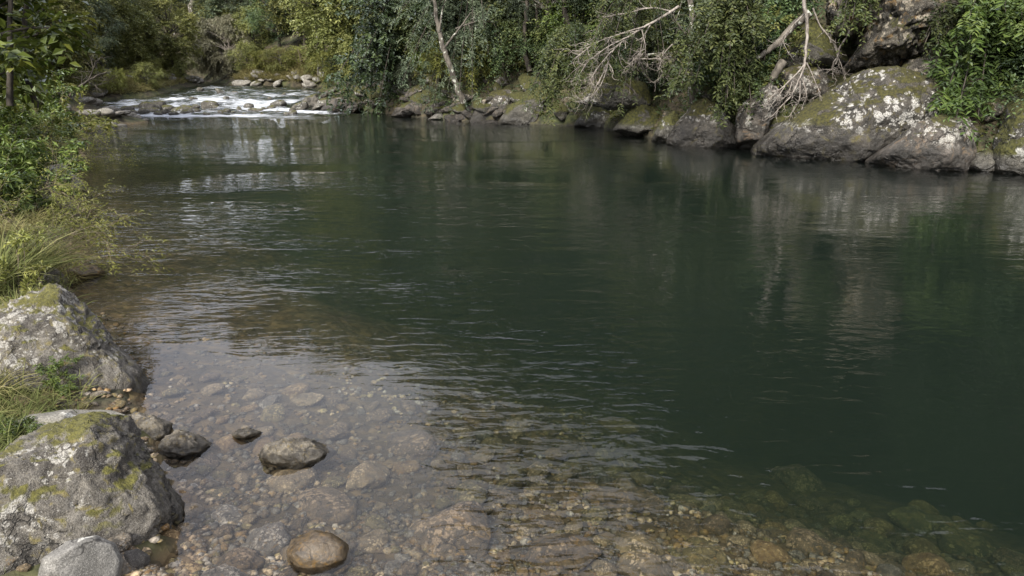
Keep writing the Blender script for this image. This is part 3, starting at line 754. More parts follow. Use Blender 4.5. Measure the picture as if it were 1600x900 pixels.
# riverbed cobbles: the ones the photograph lets one name, then the many
named = [((277, 873), 46, 'ochre', 'orange brown cobble under the water beside the oval grey stone'), ((345, 797), 36, 'grey', 'rounded grey cobble with a pale blotch under the shallows'),
         ((352, 897), 52, 'grey', 'pale grey stone cut by the bottom edge of the picture'), ((508, 785), 56, 'brown', 'broad rounded brown stone under water above the shining stone'),
         ((585, 808), 28, 'olive', 'six sided olive cobble on the bed by the broad brown stone'), ((583, 840), 32, 'tan', 'rough tan cobble below the six sided one'),
         ((700, 832), 88, 'brown', 'long low brown slab on the bed mid way along the bottom'), ((785, 862), 18, 'ochre', 'small yellow green stone on the bed'),
         ((752, 883), 18, 'grey', 'small pale green stone near the bottom edge'), ((572, 740), 42, 'tan', 'domed tan stone under water behind the broad brown one'),
         ((960, 778), 46, 'brown', 'big pinkish brown stone under broken reflections'), ((1112, 866), 50, 'olive', 'large olive grey boulder on the bed near the bottom edge'),
         ((1202, 858), 36, 'ochre', 'round ochre boulder on the bed next to the olive grey one'), ((965, 655), 38, 'ochre', 'flat ochre stone far out on the bed'),
         ((1268, 842), 44, 'brown', 'wide brown stone on the darker bed'), ((1370, 815), 34, 'olive', 'rounded olive stone among small cobbles on the dark bed'),
         ((1440, 800), 40, 'olive', 'sloping olive slab on the dark bed'), ((1510, 830), 46, 'olive', 'dim flat stone on the deep side of the bed'), ((420, 838), 36, 'grey', 'grey cobble touching the white flecked one'),
         ((370, 870), 40, 'brown', 'dark cobble in front of the grey ones'), ((880, 860), 60, 'brown', 'ridged brown slab by the bottom edge'), ((1245, 735), 52, 'brown', 'dark hollowed rock out on the bed'),
         ((1010, 890), 50, 'tan', 'tan slab cut by the bottom edge'), ((640, 690), 60, 'brown', 'large flat brown stone below the calm sheen')]
placed = []
for (px, py), rp, tone, lab in named:
    zz = -.1
    for _ in range(8):
        p = at(px, py, zz); zz = .5 * zz + .5 * (H1(p[0], p[1]) + .04)
    r = rp / F * np.linalg.norm(p - CAM)
    i = len(placed)
    put_stone('river_stone', stone_mesh('cobble', 4, 60 + i % 10, M['stone_tan'], .15, .9, 6), p[0], p[1], min(H1(p[0], p[1]) - .32 * r, -.012 - .80 * r), r * .94, rng, lab, 'stone', 'stones on the riverbed', .12, M['stone_' + tone])
    placed.append((p[0], p[1], r))
marks = [(at(482, 708)[:2], 'the flat topped stone'), (at(496, 860)[:2], 'the round shining stone'), (at(288, 695)[:2], 'the angular dark stone'), (at(277, 873)[:2], 'the orange brown cobble'),
         (at(1112, 866)[:2], 'the olive grey bed boulder'), (at(700, 832)[:2], 'the long brown slab'), (at(960, 778)[:2], 'the pinkish brown stone'), (at(1270, 842)[:2], 'the wide brown stone'),
         (at(219, 610)[:2], 'the long sloping boulder'), (at(276, 800)[:2], 'the large speckled boulder')]
tones = list(STONE_TONES)
count = 0
tries = 0
while count < 274 and tries < 30000:
    tries += 1
    px, py = rng.uniform(200, 1640), 930 - 330 * rng.uniform(0, 1) ** 1.7
    p = at(px, py, -.15)
    x, y = p[0], p[1]
    if not inside(np.array([x]), np.array([y]))[0]: continue
    dl = float(seg_dist(np.array([x]), np.array([y]), L)[0])
    if dl > 3.9: continue
    big = rng.random() < (.05 + .06 * dl)
    r = rng.uniform(.10, .15) if big else .045 + .06 * rng.random() ** 1.1
    if dl < .5 and r > .09: continue
    if any((x - a) ** 2 + (y - b) ** 2 < (.74 * (r + c)) ** 2 for a, b, c in placed): continue
    z = H1(x, y)
    placed.append((x, y, r))
    tone = tones[rng.choice(5, p=[.22, .28, .07, .28, .15])]
    dm, nm = min((math.hypot(m[0] - x, m[1] - y), n_) for m, n_ in marks)
    side = 'beyond' if y > [m for m, n_ in marks if n_ == nm][0][1] else 'short of'
    lab = f'{"big" if r > .1 else "fist sized" if r > .065 else "small"} {tone if tone != "olive" else "olive green"} cobble under water {side} {nm}'
    put_stone('river_stone', stone_mesh('cobble', 4 if r > .1 else 3, (60 if r > .1 else 80) + count % 10, M['stone_tan'], .15, .9, 6), x, y, z - (.22 if r > .1 else .30) * r, r, rng, lab, 'stone', 'stones on the riverbed', .2, M['stone_' + tone])
    count += 1
# dry pebbles on the little beach
for i in range(46):
    px, py = rng.uniform(-20, 200), rng.uniform(600, 905)
    if i < 20: px, py = rng.uniform(-10, 110), rng.uniform(610, 690)
    p = at(px, py, .12)
    r = rng.uniform(.03, .075)
    tone = ['brown', 'tan', 'grey', 'olive', 'brown'][i % 5]
    put_stone('beach_pebble', stone_mesh('cobble', 3, 80 + i % 10, M['stone_tan'], .15, .9, 6), p[0], p[1], H1(p[0], p[1]) - .2 * r, r, rng,
              f'{tone if tone != "olive" else "olive green"} pebble {"behind" if i < 20 else "in front of"} the speckled boulder on dry ground, {ordinal(i)} counted', 'pebble', 'pebbles on the beach', .3, M['stone_' + tone])
# fine gravel between them: nobody could count it
acc = [Acc() for _ in tones]
D1, F1 = ico(1)
N_ = 9000
gpx = rng.uniform(100, 1640, N_ * 3); gpy = 960 - 460 * rng.uniform(0, 1, N_ * 3) ** 1.4
G = np.array([at(a, b, -.1) for a, b in zip(gpx, gpy)])
gd = seg_dist(G[:, 0], G[:, 1], L); gi = inside(G[:, 0], G[:, 1])
ok = (gi & (gd < 3.4)) | (~gi & (gd < .9))
G = G[ok][:N_]
GZ = height(G[:, 0], G[:, 1])
for x, y, z in zip(G[:, 0], G[:, 1], GZ):
    s = rng.uniform(.010, .032) * np.array([1, rng.uniform(.6, 1), rng.uniform(.35, .6)])
    a = rng.uniform(0, 6.28)
    V = D1 * s * (1 + .18 * rng.normal(size=(len(D1), 1)))
    V = V @ np.array([[math.cos(a), math.sin(a), 0], [-math.sin(a), math.cos(a), 0], [0, 0, 1]])
    acc[rng.choice(5, p=[.12, .22, .22, .30, .14])].add(V + (x, y, z + .004), F1)
big = Acc()
for j, a in enumerate(acc):
    for V, f, in zip(a.v, a.f): pass
    if a.v:
        off = big.n
        big.v += a.v; big.f += [f + off for f in a.f]; big.var += a.var; big.mi += [np.full(len(f), j) for f in a.f]; big.n += a.n
tag(link('gravel', big.mesh('gravel', [M['stone_' + t] for t in tones], True, False)), 'fine brown gravel filling the gaps between the riverbed stones', 'gravel', None, 'stuff')

# ------------------------------------------------------------------ plants
def leaves(acc, P, A, Nn, Ln, W, var, fold=.18):
    """one rhombic, slightly folded leaf of two triangles per point: P base, A axis, Nn normal"""
    A = unit(A)
    Bv = unit(np.cross(Nn, A))
    Nv = np.cross(A, Bv)
    Ln = np.broadcast_to(Ln, (len(P),))[:, None]; W = np.broadcast_to(W, (len(P),))[:, None]
    v0 = P
    v1 = P + A * Ln * .45 + Bv * W * .5 + Nv * W * fold
    v2 = P + A * Ln - Nv * Ln * .10
    v3 = P + A * Ln * .45 - Bv * W * .5 + Nv * W * fold
    V = np.stack([v0, v1, v2, v3], 1).reshape(-1, 3)
    i = np.arange(len(P))[:, None] * 4
    acc.add(V, np.concatenate([i + np.array([[0, 1, 2]]), i + np.array([[0, 2, 3]])]), np.concatenate([var, var]))

def sprays(acc, rng, base, dirs, length, m, Ln, W, splay=.8, droop=.35, tone=None, up=.75):
    """leafy twigs: m leaves set alternately along each drooping twig"""
    n = len(base)
    dirs = unit(dirs)
    length = np.broadcast_to(length, (n,))
    t = (np.arange(m) + .6) / m
    tt = t[None, :] + rng.normal(0, .03, (n, m))
    P = base[:, None] + dirs[:, None] * (tt * length[:, None])[..., None]
    P[..., 2] -= droop * (tt ** 2) * length[:, None]
    D = np.repeat(dirs[:, None], m, 1).copy()
    D[..., 2] -= 2 * droop * tt
    sidev = unit(np.cross(dirs, np.array([0, 0, 1.]) + rng.normal(0, .25, (n, 3))))
    sg = np.where(np.arange(m) % 2, 1., -1.)[None, :, None]
    A = unit(D) * (1 - splay * .5) + sidev[:, None] * sg * splay + rng.normal(0, .22, (n, m, 3))
    Nn = np.array([0, 0, 1.]) * up + dirs[:, None] * .3 + rng.normal(0, .38, (n, m, 3))
    tone = rng.uniform(.2, .8, n) if tone is None else tone
    var = np.clip(tone[:, None] + rng.normal(0, .16, (n, m)) + .12 * (tt - .5), 0, 1)
    sz = rng.uniform(.7, 1.2, (n, m))
    leaves(acc, P.reshape(-1, 3), A.reshape(-1, 3), Nn.reshape(-1, 3), (Ln * sz).ravel(), (W * sz).ravel(), var.ravel())

def make_tree(kind, seed, Ht, Rc, z0, ncl, rc, ns, m, Ln, W, lean=(0, 0), trunk_r=.14, shape='dome', splay=.8, droop=.35, stems=1, slen=None, stuff_low=0):
    rng = np.random.default_rng(seed)
    wood, crown = Acc(), Acc()
    stem_paths = []
    for s in range(stems):
        a = rng.uniform(0, 6.28)
        sp = (0.12 if stems > 1 else 0) * Ht
        n = 9
        t = np.linspace(0, 1, n)
        tx = lean[0] * Ht * t ** 1.3 + np.cos(a) * sp * t + .03 * Ht * np.cumsum(rng.normal(0, .35, n)) * t
        ty = lean[1] * Ht * t ** 1.3 + np.sin(a) * sp * t + .03 * Ht * np.cumsum(rng.normal(0, .35, n)) * t
        pts = np.stack([tx, ty, -.35 + (Ht * .86 + .35) * t], 1)
        r = trunk_r / math.sqrt(stems) * (1 - .82 * t) + .012
        r[0] *= 1.45
        wood.add(*tube(pts, r, 8))
        stem_paths.append(pts)
    cs, rs = [], []
    while len(cs) < ncl:
        u = unit(rng.normal(size=3))
        q = rng.uniform(.45, 1) ** .6
        zc = (z0 + Ht) / 2; hz = (Ht - z0) / 2
        c = np.array([u[0] * Rc * q, u[1] * Rc * q, zc + u[2] * hz * q])
        hh = (c[2] - z0) / (Ht - z0)
        if shape == 'cone' and np.hypot(c[0], c[1]) > Rc * (1.05 - hh): continue
        if shape == 'dome' and hh < .12 and rng.random() < .3: continue
        c[0] += lean[0] * Ht * max(0, c[2] / Ht) ** 1.3; c[1] += lean[1] * Ht * max(0, c[2] / Ht) ** 1.3
        cs.append(c); rs.append(rc * rng.uniform(.7, 1.25))
    for c, r0 in zip(cs, rs):
        pth = stem_paths[rng.integers(stems)]
        j = int(np.clip(np.searchsorted(pth[:, 2], c[2] * .72 - .12 * Ht * rng.random()), 1, 7))
        a0 = pth[j]
        t = np.linspace(0, 1, 6)[:, None]
        mid = (a0 + c) / 2 + np.array([0, 0, .12 * np.linalg.norm(c - a0)]) + rng.normal(0, .05 * Ht * .3, 3)
        pts = (1 - t) ** 2 * a0 + 2 * t * (1 - t) * mid + t ** 2 * c
        wood.add(*tube(pts, trunk_r * .30 * (1 - .85 * t[:, 0]) + .006, 4))
        d = unit(rng.normal(size=(ns, 3)) + np.array([0, 0, .35]) + .5 * unit(c - np.array([lean[0] * Ht, lean[1] * Ht, (z0 + Ht) / 2])))
        base = c + d * r0 * rng.uniform(.05, .55, (ns, 1)) * np.array([1, 1, .7])
        tone = np.clip(rng.normal(.5, .16) + rng.normal(0, .08, ns), .05, .95)
        sprays(crown, rng, base, d, (slen or r0) * rng.uniform(.6, 1.1, ns), m, Ln, W, splay, droop, tone)
    return wood.mesh(kind + '_trunk', M['bark_dark']), crown.mesh(kind + '_crown', M['leaf_dark'], False)

KINDS = {}
def kind(name, variants, mat, bark, **kw):
    KINDS[name] = ([make_tree(name, 100 * len(KINDS) + v, **kw) for v in range(variants)], mat, bark)
kind('broadleaf', 3, 'leaf_dark', 'bark_dark', Ht=7.5, Rc=2.9, z0=.6, ncl=70, rc=.75, ns=34, m=11, Ln=.125, W=.06, trunk_r=.15, droop=.3)
kind('fineleaf', 3, 'leaf_blue', 'bark_grey', Ht=8.5, Rc=2.8, z0=1.5, ncl=66, rc=.75, ns=30, m=13, Ln=.13, W=.032, trunk_r=.13, splay=.55, droop=.5)
kind('olive', 3, 'leaf_olive', 'bark_dark', Ht=9.0, Rc=3.3, z0=.6, ncl=70, rc=.85, ns=24, m=9, Ln=.24, W=.12, trunk_r=.18, droop=.3)
kind('willow', 1, 'leaf_pale', 'bark_pale', Ht=6.5, Rc=3.0, z0=.2, ncl=80, rc=.8, ns=36, m=12, Ln=.26, W=.085, trunk_r=.10, splay=.45, droop=.7, stems=3)
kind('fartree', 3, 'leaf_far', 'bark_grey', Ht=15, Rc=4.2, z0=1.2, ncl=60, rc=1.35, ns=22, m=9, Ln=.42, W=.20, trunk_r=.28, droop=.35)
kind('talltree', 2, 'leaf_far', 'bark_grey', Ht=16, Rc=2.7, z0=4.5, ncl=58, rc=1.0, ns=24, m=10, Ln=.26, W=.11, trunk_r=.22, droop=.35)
kind('bush', 3, 'leaf_bright', 'bark_dark', Ht=1.9, Rc=1.15, z0=.1, ncl=28, rc=.42, ns=30, m=10, Ln=.075, W=.038, trunk_r=.05, stems=3, droop=.45)
kind('dry_bush', 2, 'leaf_yellow', 'bark_twig', Ht=1.5, Rc=1.1, z0=.05, ncl=24, rc=.42, ns=22, m=9, Ln=.11, W=.028, trunk_r=.04, stems=4, splay=.5, droop=.4)

N_tree = [0]
def plant(kd, x, y, sc, label, cat, group=None, name='tree', mat=None, rz=None, v=None, z=None, parts=True, bark=None):
    meshes, m0, b0 = KINDS[kd]
    v = N_tree[0] % len(meshes) if v is None else v
    N_tree[0] += 1
    rz = rng.uniform(0, 6.28) if rz is None else rz
    e = tag(empty(name, (x, y, (H1(x, y) if z is None else z) - .05), rz, sc), label, cat, group)
    for nm, me, mt in (('trunk' if kd not in ('bush', 'dry_bush') else 'stem', meshes[v][0], bark or b0), ('crown' if kd not in ('bush', 'dry_bush') else 'foliage', meshes[v][1], mat or m0)):
        o = link(nm, me, e)
        o.material_slots[0].link = 'OBJECT'
        o.material_slots[0].material = M[mt]
    return e

def along(P, i0, i1, t):
    pts = P[i0:i1 + 1]
    d = np.concatenate([[0], np.cumsum(np.linalg.norm(np.diff(pts, axis=0), axis=1))])
    s = t * d[-1]
    j = min(int(np.searchsorted(d, s, 'right')) - 1, len(pts) - 2)
    u = (s - d[j]) / (d[j + 1] - d[j])
    tang = unit(pts[j + 1] - pts[j])
    return pts[j] + (pts[j + 1] - pts[j]) * u, tang
# far bank forest, rows up the slope from the downstream end to the rapids
i1 = len(R) - 5
n_row = [36, 26, 20, 16]
for row, n in enumerate(n_row):
    for k in range(n):
        t = (k + .5 + rng.uniform(-.3, .3)) / n
        q, tg = along(R, 1, i1, t)
        nrm = np.array([tg[1], -tg[0]])
        if inside(np.array([q[0] + nrm[0]]), np.array([q[1] + nrm[1]]))[0]: nrm = -nrm
        off = [2.3, 5.2, 9.5, 15][row] + rng.uniform(-.7, .7)
        x, y = q + nrm * off
        pxx = 800 + F * x / max(y, 1)
        if row == 0 and 1190 < pxx < 1580: continue
        kd = ['broadleaf', 'fineleaf', 'broadleaf', 'olive', 'fineleaf'][(k * 2 + row) % 5]
        if row >= 2: kd = ['broadleaf', 'fartree', 'fineleaf'][(k + row) % 3]
        if t > .8 and kd == 'broadleaf': kd = 'olive'
        sc = rng.uniform(.55, .85) if row == 0 else rng.uniform(.9, 1.2)
        if kd == 'fartree': sc *= .6
        desc = {'broadleaf': 'dark green broadleaved tree', 'fineleaf': 'grey green fine leaved tree', 'olive': 'olive green bushy tree', 'fartree': 'tall dull green tree'}[kd]
        where = ['leaning over the far bank', 'in the second row up the far bank', 'high on the slope above the pool', 'on the skyline above the far bank'][row]
        plant(kd, x, y, sc, f'{desc} {where}, {ordinal(k)} counted upstream', 'tree', 'trees of the far bank')
# left bank upstream: olive trees
for row, (n, off0) in enumerate([(20, 2.4), (13, 5.5), (9, 11)]):
    for k in range(n):
        t = (k + .5 + rng.uniform(-.25, .25)) / n
        q, tg = along(L, 19 if row == 0 else 21, len(L) - 2, t)
        nrm = np.array([-tg[1], tg[0]])
        if inside(np.array([q[0] + nrm[0]]), np.array([q[1] + nrm[1]]))[0]: nrm = -nrm
        x, y = q + nrm * (off0 + rng.uniform(-.6, .6))
        kd = ['olive', 'olive', 'broadleaf', 'olive', 'fineleaf'][(k + row) % 5]
        mat = 'leaf_olive' if kd == 'broadleaf' else None
        sc = rng.uniform(.38, .6) if row == 0 else rng.uniform(.6, .85) if row == 1 else rng.uniform(.85, 1.05)
        plant(kd, x, y, sc, f'{"olive" if kd != "fineleaf" else "grey green"} tree on the near bank {["at the river edge", "behind the first trees", "far back from the water"][row]}, {ordinal(k)} counted upstream', 'tree', 'trees of the upstream bank', mat=mat)
# pale willow and the mass beyond the bend
for (px, Yq, kd, sc, lab) in [(398, 52, 'willow', .66, 'pale grey willow standing at the bend beyond the rapids'), (374, 58, 'willow', .5, 'smaller pale willow behind the big grey one'), (436, 52, 'olive', .42, 'yellow green shrubby tree next to the pale willow'),
                              (474, 50, 'broadleaf', .7, 'dark round tree on the grassy shore above the rapids'), (510, 49, 'olive', .62, 'olive tree above the dry grass of the rapids shore'), (556, 44, 'olive', .75, 'yellowish tree where the shore meets the far bank')]:
    x = (px - 800) / F * math.hypot(Yq, 0) * 1.05
    plant(kd, x, Yq, sc, lab, 'tree')
k = 0
k2 = 0
for Yq in (56, 60, 64.5, 69, 75):
    for px in np.arange(286, 520, 21):
        y = Yq + rng.uniform(-1.5, 1.5)
        x = (px + rng.uniform(-8, 8) - 800) / F * y * 1.04
        if inside(np.array([x]), np.array([y]))[0] or seg_dist(np.array([x]), np.array([y]), R)[0] < 1.2: continue
        kd = ['broadleaf', 'fartree', 'fineleaf'][k2 % 3]
        plant(kd, x, y, rng.uniform(.38, .55) if kd == 'fartree' else rng.uniform(.7, 1.0), f'{["dark rounded", "tall dull green", "grey green feathery"][k2 % 3]} tree closing the valley behind the willow, {ordinal(k2)} counted up the slope', 'tree', 'trees behind the willow', mat=['leaf_olive', 'leaf_far', 'leaf_blue'][k2 % 3])  # mixed paler leaf colours put the distance haze into these trees
        k2 += 1
for Yq in (76, 84, 94, 108):
    for px in np.arange(180, 760, 46 if Yq < 80 else 40):
        x = (px + rng.uniform(-14, 14) - 800) / F * Yq * 1.05
        y = Yq + rng.uniform(-4, 4)
        if inside(np.array([x]), np.array([y]))[0]: continue
        plant('fartree', x, y, rng.uniform(.75, 1.05), 'dark forest tree on the distant hillside closing the valley', 'tree', 'trees on the distant hillside')
        k += 1

# tall trees whose tops stand above the far bank
for i, (px, Y, sc) in enumerate([(528, 44, 1.1), (606, 42, .85), (640, 38, .9), (672, 37, .8), (716, 35, .95), (748, 34, .85), (790, 32, 1.0), (830, 32, .9), (872, 30, 1.0), (925, 29, .85), (1010, 28, .8), (1075, 26, .75), (1150, 25, 1.0), (1215, 24, .9), (1290, 23, 1.1), (1370, 22, 1.0), (1450, 21, 1.1), (1540, 20, 1.1)]):
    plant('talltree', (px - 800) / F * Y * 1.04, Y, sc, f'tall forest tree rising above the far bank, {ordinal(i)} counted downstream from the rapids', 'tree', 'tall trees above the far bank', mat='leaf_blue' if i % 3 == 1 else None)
# bushes and overhanging growth on the far bank
for k in range(64):
    t = (k + rng.uniform(.1, .9)) / 64
    q, tg = along(R, 2, i1, t)
    nrm = np.array([tg[1], -tg[0]])
    if inside(np.array([q[0] + nrm[0]]), np.array([q[1] + nrm[1]]))[0]: nrm = -nrm
    x, y = q + nrm * rng.uniform(.6, 3.4)
    pxx = 800 + F * x / max(y, 1)
    if 1195 < pxx < 1560: continue
    kd = 'bush' if rng.random() < .75 else 'dry_bush'
    plant(kd, x, y, rng.uniform(.6, 1.25), f'{"green leafy" if kd == "bush" else "yellowish"} bush on the far bank, {ordinal(k // 2)} {["larger", "smaller"][k % 2]} one counted upstream', 'bush', 'bushes of the far bank', name='bush',
          mat=(['leaf_dark', 'leaf_bright', 'leaf_dark', 'leaf_blue', 'leaf_olive'][k % 5] if kd == 'bush' else None))
# a second tier of bushes closing the gaps under the far bank trees
for k in range(34):
    px = 570 + 500 * (k + rng.random()) / 34
    py = np.interp(px, [560, 620, 700, 800, 930, 1050], [174, 180, 188, 193, 198, 222])
    p = at(px, py, 0)
    back = rng.uniform(1.6, 4.2)
    plant('bush', p[0] + back * .4, p[1] + back * .9, rng.uniform(.85, 1.5), f'{["deep green", "mid green", "grey green", "olive"][k % 4]} bush under the far bank trees, {ordinal(k)} counted downstream from the rapids', 'bush', 'understorey bushes of the far bank', name='bush', mat=['leaf_dark', 'leaf_mid', 'leaf_blue', 'leaf_mid'][k % 4])
# scrub on the upstream banks
for k in range(40):
    left = k < 22
    q, tg = along(L, 17, len(L) - 2, (k + rng.random()) / 22) if left else along(R, len(R) - 6, len(R) - 3, (k - 22 + rng.random()) / 18)
    nrm = np.array([-tg[1], tg[0]])
    if inside(np.array([q[0] + nrm[0]]), np.array([q[1] + nrm[1]]))[0]: nrm = -nrm
    x, y = q + nrm * rng.uniform(.5, 1.6)
    if left and y < 34: continue
    plant('dry_bush' if k % 3 else 'bush', x, y, rng.uniform(.5, .95), f'{"yellow green" if k % 3 else "olive"} riverside bush on the {"near" if left else "far"} shore, {ordinal(k)} counted upstream', 'bush', f'bushes on the upstream {"near" if left else "far"} shore', name='bush', mat=None if k % 3 else 'leaf_olive')

# glossy big leaved tree at the edge of the near bank
def big_leaf_tree():
    meshes = make_tree('bigleaf', 901, Ht=4.2, Rc=1.8, z0=.75, ncl=50, rc=.5, ns=16, m=9, Ln=.17, W=.10, trunk_r=.12, droop=.35, lean=(.05, -.02))
    p = at_y(-70, 175, 10.5)
    e = tag(empty('tree', (p[0], p[1], H1(p[0], p[1])), .4), 'glossy dark tree with large yellowing leaves hanging in at the top corner', 'tree')
    o = link('trunk', meshes[0], e); o.material_slots[0].link = 'OBJECT'; o.material_slots[0].material = M['bark_dark']
    o = link('crown', meshes[1], e); o.material_slots[0].link = 'OBJECT'; o.material_slots[0].material = M['leaf_big']
big_leaf_tree()

# bright leafy bush hanging over the boulders at the far edge
def hanging_bush(px, py, Y, wpx, label, mat, seed, Ln=.16, W=.055, n=900):
    rng = np.random.default_rng(seed)
    c = at_y(px, py, Y)
    s = wpx / F * Y
    wood, cr = Acc(), Acc()
    root = c + np.array([.25 * s, .7 * s, .55 * s])
    nb = 26
    for b in range(nb):
        tip = c + np.array([rng.uniform(-.5, .5) * s, rng.uniform(-.4, .3) * s, rng.uniform(-.8, .55) * s])
        tip[0] += .25 * (tip[2] - c[2])
        t = np.linspace(0, 1, 7)[:, None]
        mid = (root + tip) / 2 + np.array([0, 0, .35 * s])
        pts = (1 - t) ** 2 * root + 2 * t * (1 - t) * mid + t ** 2 * tip
        wood.add(*tube(pts - c, .022 * (1 - .8 * t[:, 0]) + .004, 4))
        k = n // nb
        ti = rng.uniform(.35, 1, k)[:, None]
        base = (1 - ti) ** 2 * root + 2 * ti * (1 - ti) * mid + ti ** 2 * tip - c + rng.normal(0, .05 * s, (k, 3))
        d = unit(tip - root) * .6 + rng.normal(0, .55, (k, 3)) + np.array([0, -.35, -.1])
        sprays(cr, rng, base, d, rng.uniform(.18, .42, k), 9, Ln, W, .8, .45, np.clip(rng.normal(.5, .15) + rng.normal(0, .1, k), 0, 1))
    e = tag(empty('bush', tuple(c)), label, 'bush')
    link('branch', wood.mesh('branches', M['bark_dark']), e)
    link('foliage', cr.mesh('hanging_foliage', M[mat], False), e)
hanging_bush(1560, 70, 14.6, 150, 'bright green leafy bush hanging over the boulders at the picture edge', 'leaf_fresh', 5, n=1100)
hanging_bush(1128, 70, 17.0, 130, 'drooping green bush behind the thin upright trunk', 'leaf_mid', 6, Ln=.12, W=.05, n=900)
hanging_bush(880, 104, 21.5, 92, 'olive bush drooping over the dark round ended boulder', 'leaf_mid', 7, Ln=.12, W=.045, n=900)
hanging_bush(985, 60, 19.0, 150, 'thin leaved bush draped under the arching dead branches', 'leaf_mid', 8, Ln=.12, W=.035, n=700)
hanging_bush(690, 50, 25.5, 170, 'grey leaved bough spreading in front of the leaning trunk', 'leaf_blue', 9, Ln=.15, W=.04, n=900)
hanging_bush(590, 90, 29, 130, 'dark glossy bough at the upstream end of the far bank', 'leaf_dark', 10, Ln=.17, W=.09, n=800)
hanging_bush(1345, -10, 16.2, 70, 'dark leafy spray hanging across the face of the outcrop', 'leaf_mid', 12, Ln=.10, W=.04, n=260)
hanging_bush(1478, 40, 15.4, 46, 'small leafy spray rooted in a crack of the outcrop', 'leaf_mid', 13, Ln=.09, W=.035, n=180)
hanging_bush(1215, 40, 18.2, 80, 'dark leafy bush above the gnarled roots', 'leaf_dark', 14, Ln=.12, W=.05, n=420)
hanging_bush(1430, 168, 15.9, 46, 'small fern like plant growing on the biggest lichen boulder', 'leaf_bright', 11, Ln=.08, W=.03, n=200)

# undergrowth, moss and litter on the banks: nobody could count it
def undergrowth(name, label, sampler, n, mat, Ln, W, length, m=6, seed=1, upd=.8):
    rng = np.random.default_rng(seed)
    P = sampler(rng, n)
    z = height(P[:, 0], P[:, 1])
    keep = ~inside(P[:, 0], P[:, 1])
    P, z = P[keep], z[keep]
    base = np.stack([P[:, 0], P[:, 1], z - .02], 1)
    d = unit(rng.normal(size=(len(P), 3)) * np.array([.8, .8, .3]) + np.array([0, 0, upd]))
    a = Acc()
    tone = np.clip(.5 + .5 * pn(base * .6) + rng.normal(0, .12, len(P)), 0, 1)
    sprays(a, rng, base, d, length * rng.uniform(.5, 1.2, len(P)), m, Ln, W, .7, .35, tone)
    tag(link(name, a.mesh(name, M[mat], False)), label, name.replace('_', ' '), None, 'stuff')
def band(P, i0, i1, lo, hi):
    def f(rng, n):
        out = np.zeros((n, 2))
        for j in range(n):
            q, tg = along(P, i0, i1, rng.random())
            nrm = np.array([tg[1], -tg[0]])
            if P is L: nrm = -nrm
            out[j] = q + nrm * (lo + (hi - lo) * rng.random() ** 1.4)
        return out
    return f
undergrowth('undergrowth', 'dark green undergrowth and ferns covering the steep far bank', band(R, 1, i1, .3, 9), 15000, 'leaf_dark', .10, .035, .38, 8, 1)
undergrowth('moss_growth', 'olive moss and creeping leaves low on the far bank', band(R, 1, i1, .1, 4), 11000, 'moss_tuft', .05, .028, .16, 7, 2)
undergrowth('meadow_grass', 'dry yellow grass along the shores above the rapids', band(R, len(R) - 5, len(R) - 3, .2, 3.2), 5000, 'grass_dry', .30, .022, .35, 5, 3, 1.4)
undergrowth('bank_grass', 'green and straw coloured growth along the upstream near bank', band(L, 22, len(L) - 2, .4, 6), 9000, 'grass_dry', .22, .03, .34, 6, 4, 1.0)


# ------------------------------------------------------------------ near bank growth
def land_pts(rng, n, x0, x1, y0, y1, z=.25, bias=1.0):
    px = rng.uniform(x0, x1, n * 3); py = y0 + (y1 - y0) * rng.uniform(0, 1, n * 3) ** bias
    P = np.array([at(a, b, z)[:2] for a, b in zip(px, py)])
    ok = ~inside(P[:, 0], P[:, 1])
    return P[ok][:n]
def blades(acc, rng, base, dirs, length, width, bend, tone):
    """bent tapering grass blades of three quads and a tip"""
    n = len(base)
    hd = dirs.copy(); hd[:, 2] = 0
    hd = unit(hd + rng.normal(0, .02, (n, 3)) * np.array([1, 1, 0]))
    side = unit(np.cross(hd, (0, 0, 1.)) + rng.normal(0, .4, (n, 3)))
    el = np.arcsin(np.clip(unit(dirs)[:, 2], -1, 1))
    ks = 5
    p = base.copy(); rows = []
    for j in range(ks):
        t = j / (ks - 1)
        wd = width * (1 - t ** 2.2) * .5 + .0006
        rows += [p - side * wd[:, None], p + side * wd[:, None]]
        e = el - bend * (t + .12)
        step = (hd * np.cos(e)[:, None] + np.array([0, 0, 1.]) * np.sin(e)[:, None]) * (length / (ks - 1))[:, None]
        p = p + step
    V = np.stack(rows, 1).reshape(-1, 3)
    i = np.arange(n)[:, None] * (2 * ks)
    q = np.concatenate([i + np.array([[2 * j, 2 * j + 1, 2 * j + 3, 2 * j + 2]]) for j in range(ks - 1)])
    acc.add(V, q, np.tile(tone, ks - 1))
def tuft_mesh(seed, n, ln, wd, spread, bend, mat):
    rng = np.random.default_rng(seed)
    a = Acc()
    b = np.concatenate([rng.normal(0, spread, (n, 2)), np.zeros((n, 1))], 1)
    d = unit(np.concatenate([b[:, :2] / spread * .35 + rng.normal(0, .28, (n, 2)), np.ones((n, 1))], 1))
    blades(a, rng, b, d, ln * rng.uniform(.45, 1.1, n), wd * rng.uniform(.6, 1.2, n), bend * rng.uniform(.4, 1.5, n), np.clip(rng.normal(.5, .22, n), 0, 1))
    return a.mesh('tuft_blades', M[mat], False)
TUFTS = {'green': [tuft_mesh(1 + i, 260, .62, .007, .05, 1.0, 'grass_green') for i in range(3)],
         'dry': [tuft_mesh(11 + i, 200, .42, .005, .06, 1.5, 'grass_dry') for i in range(3)]}
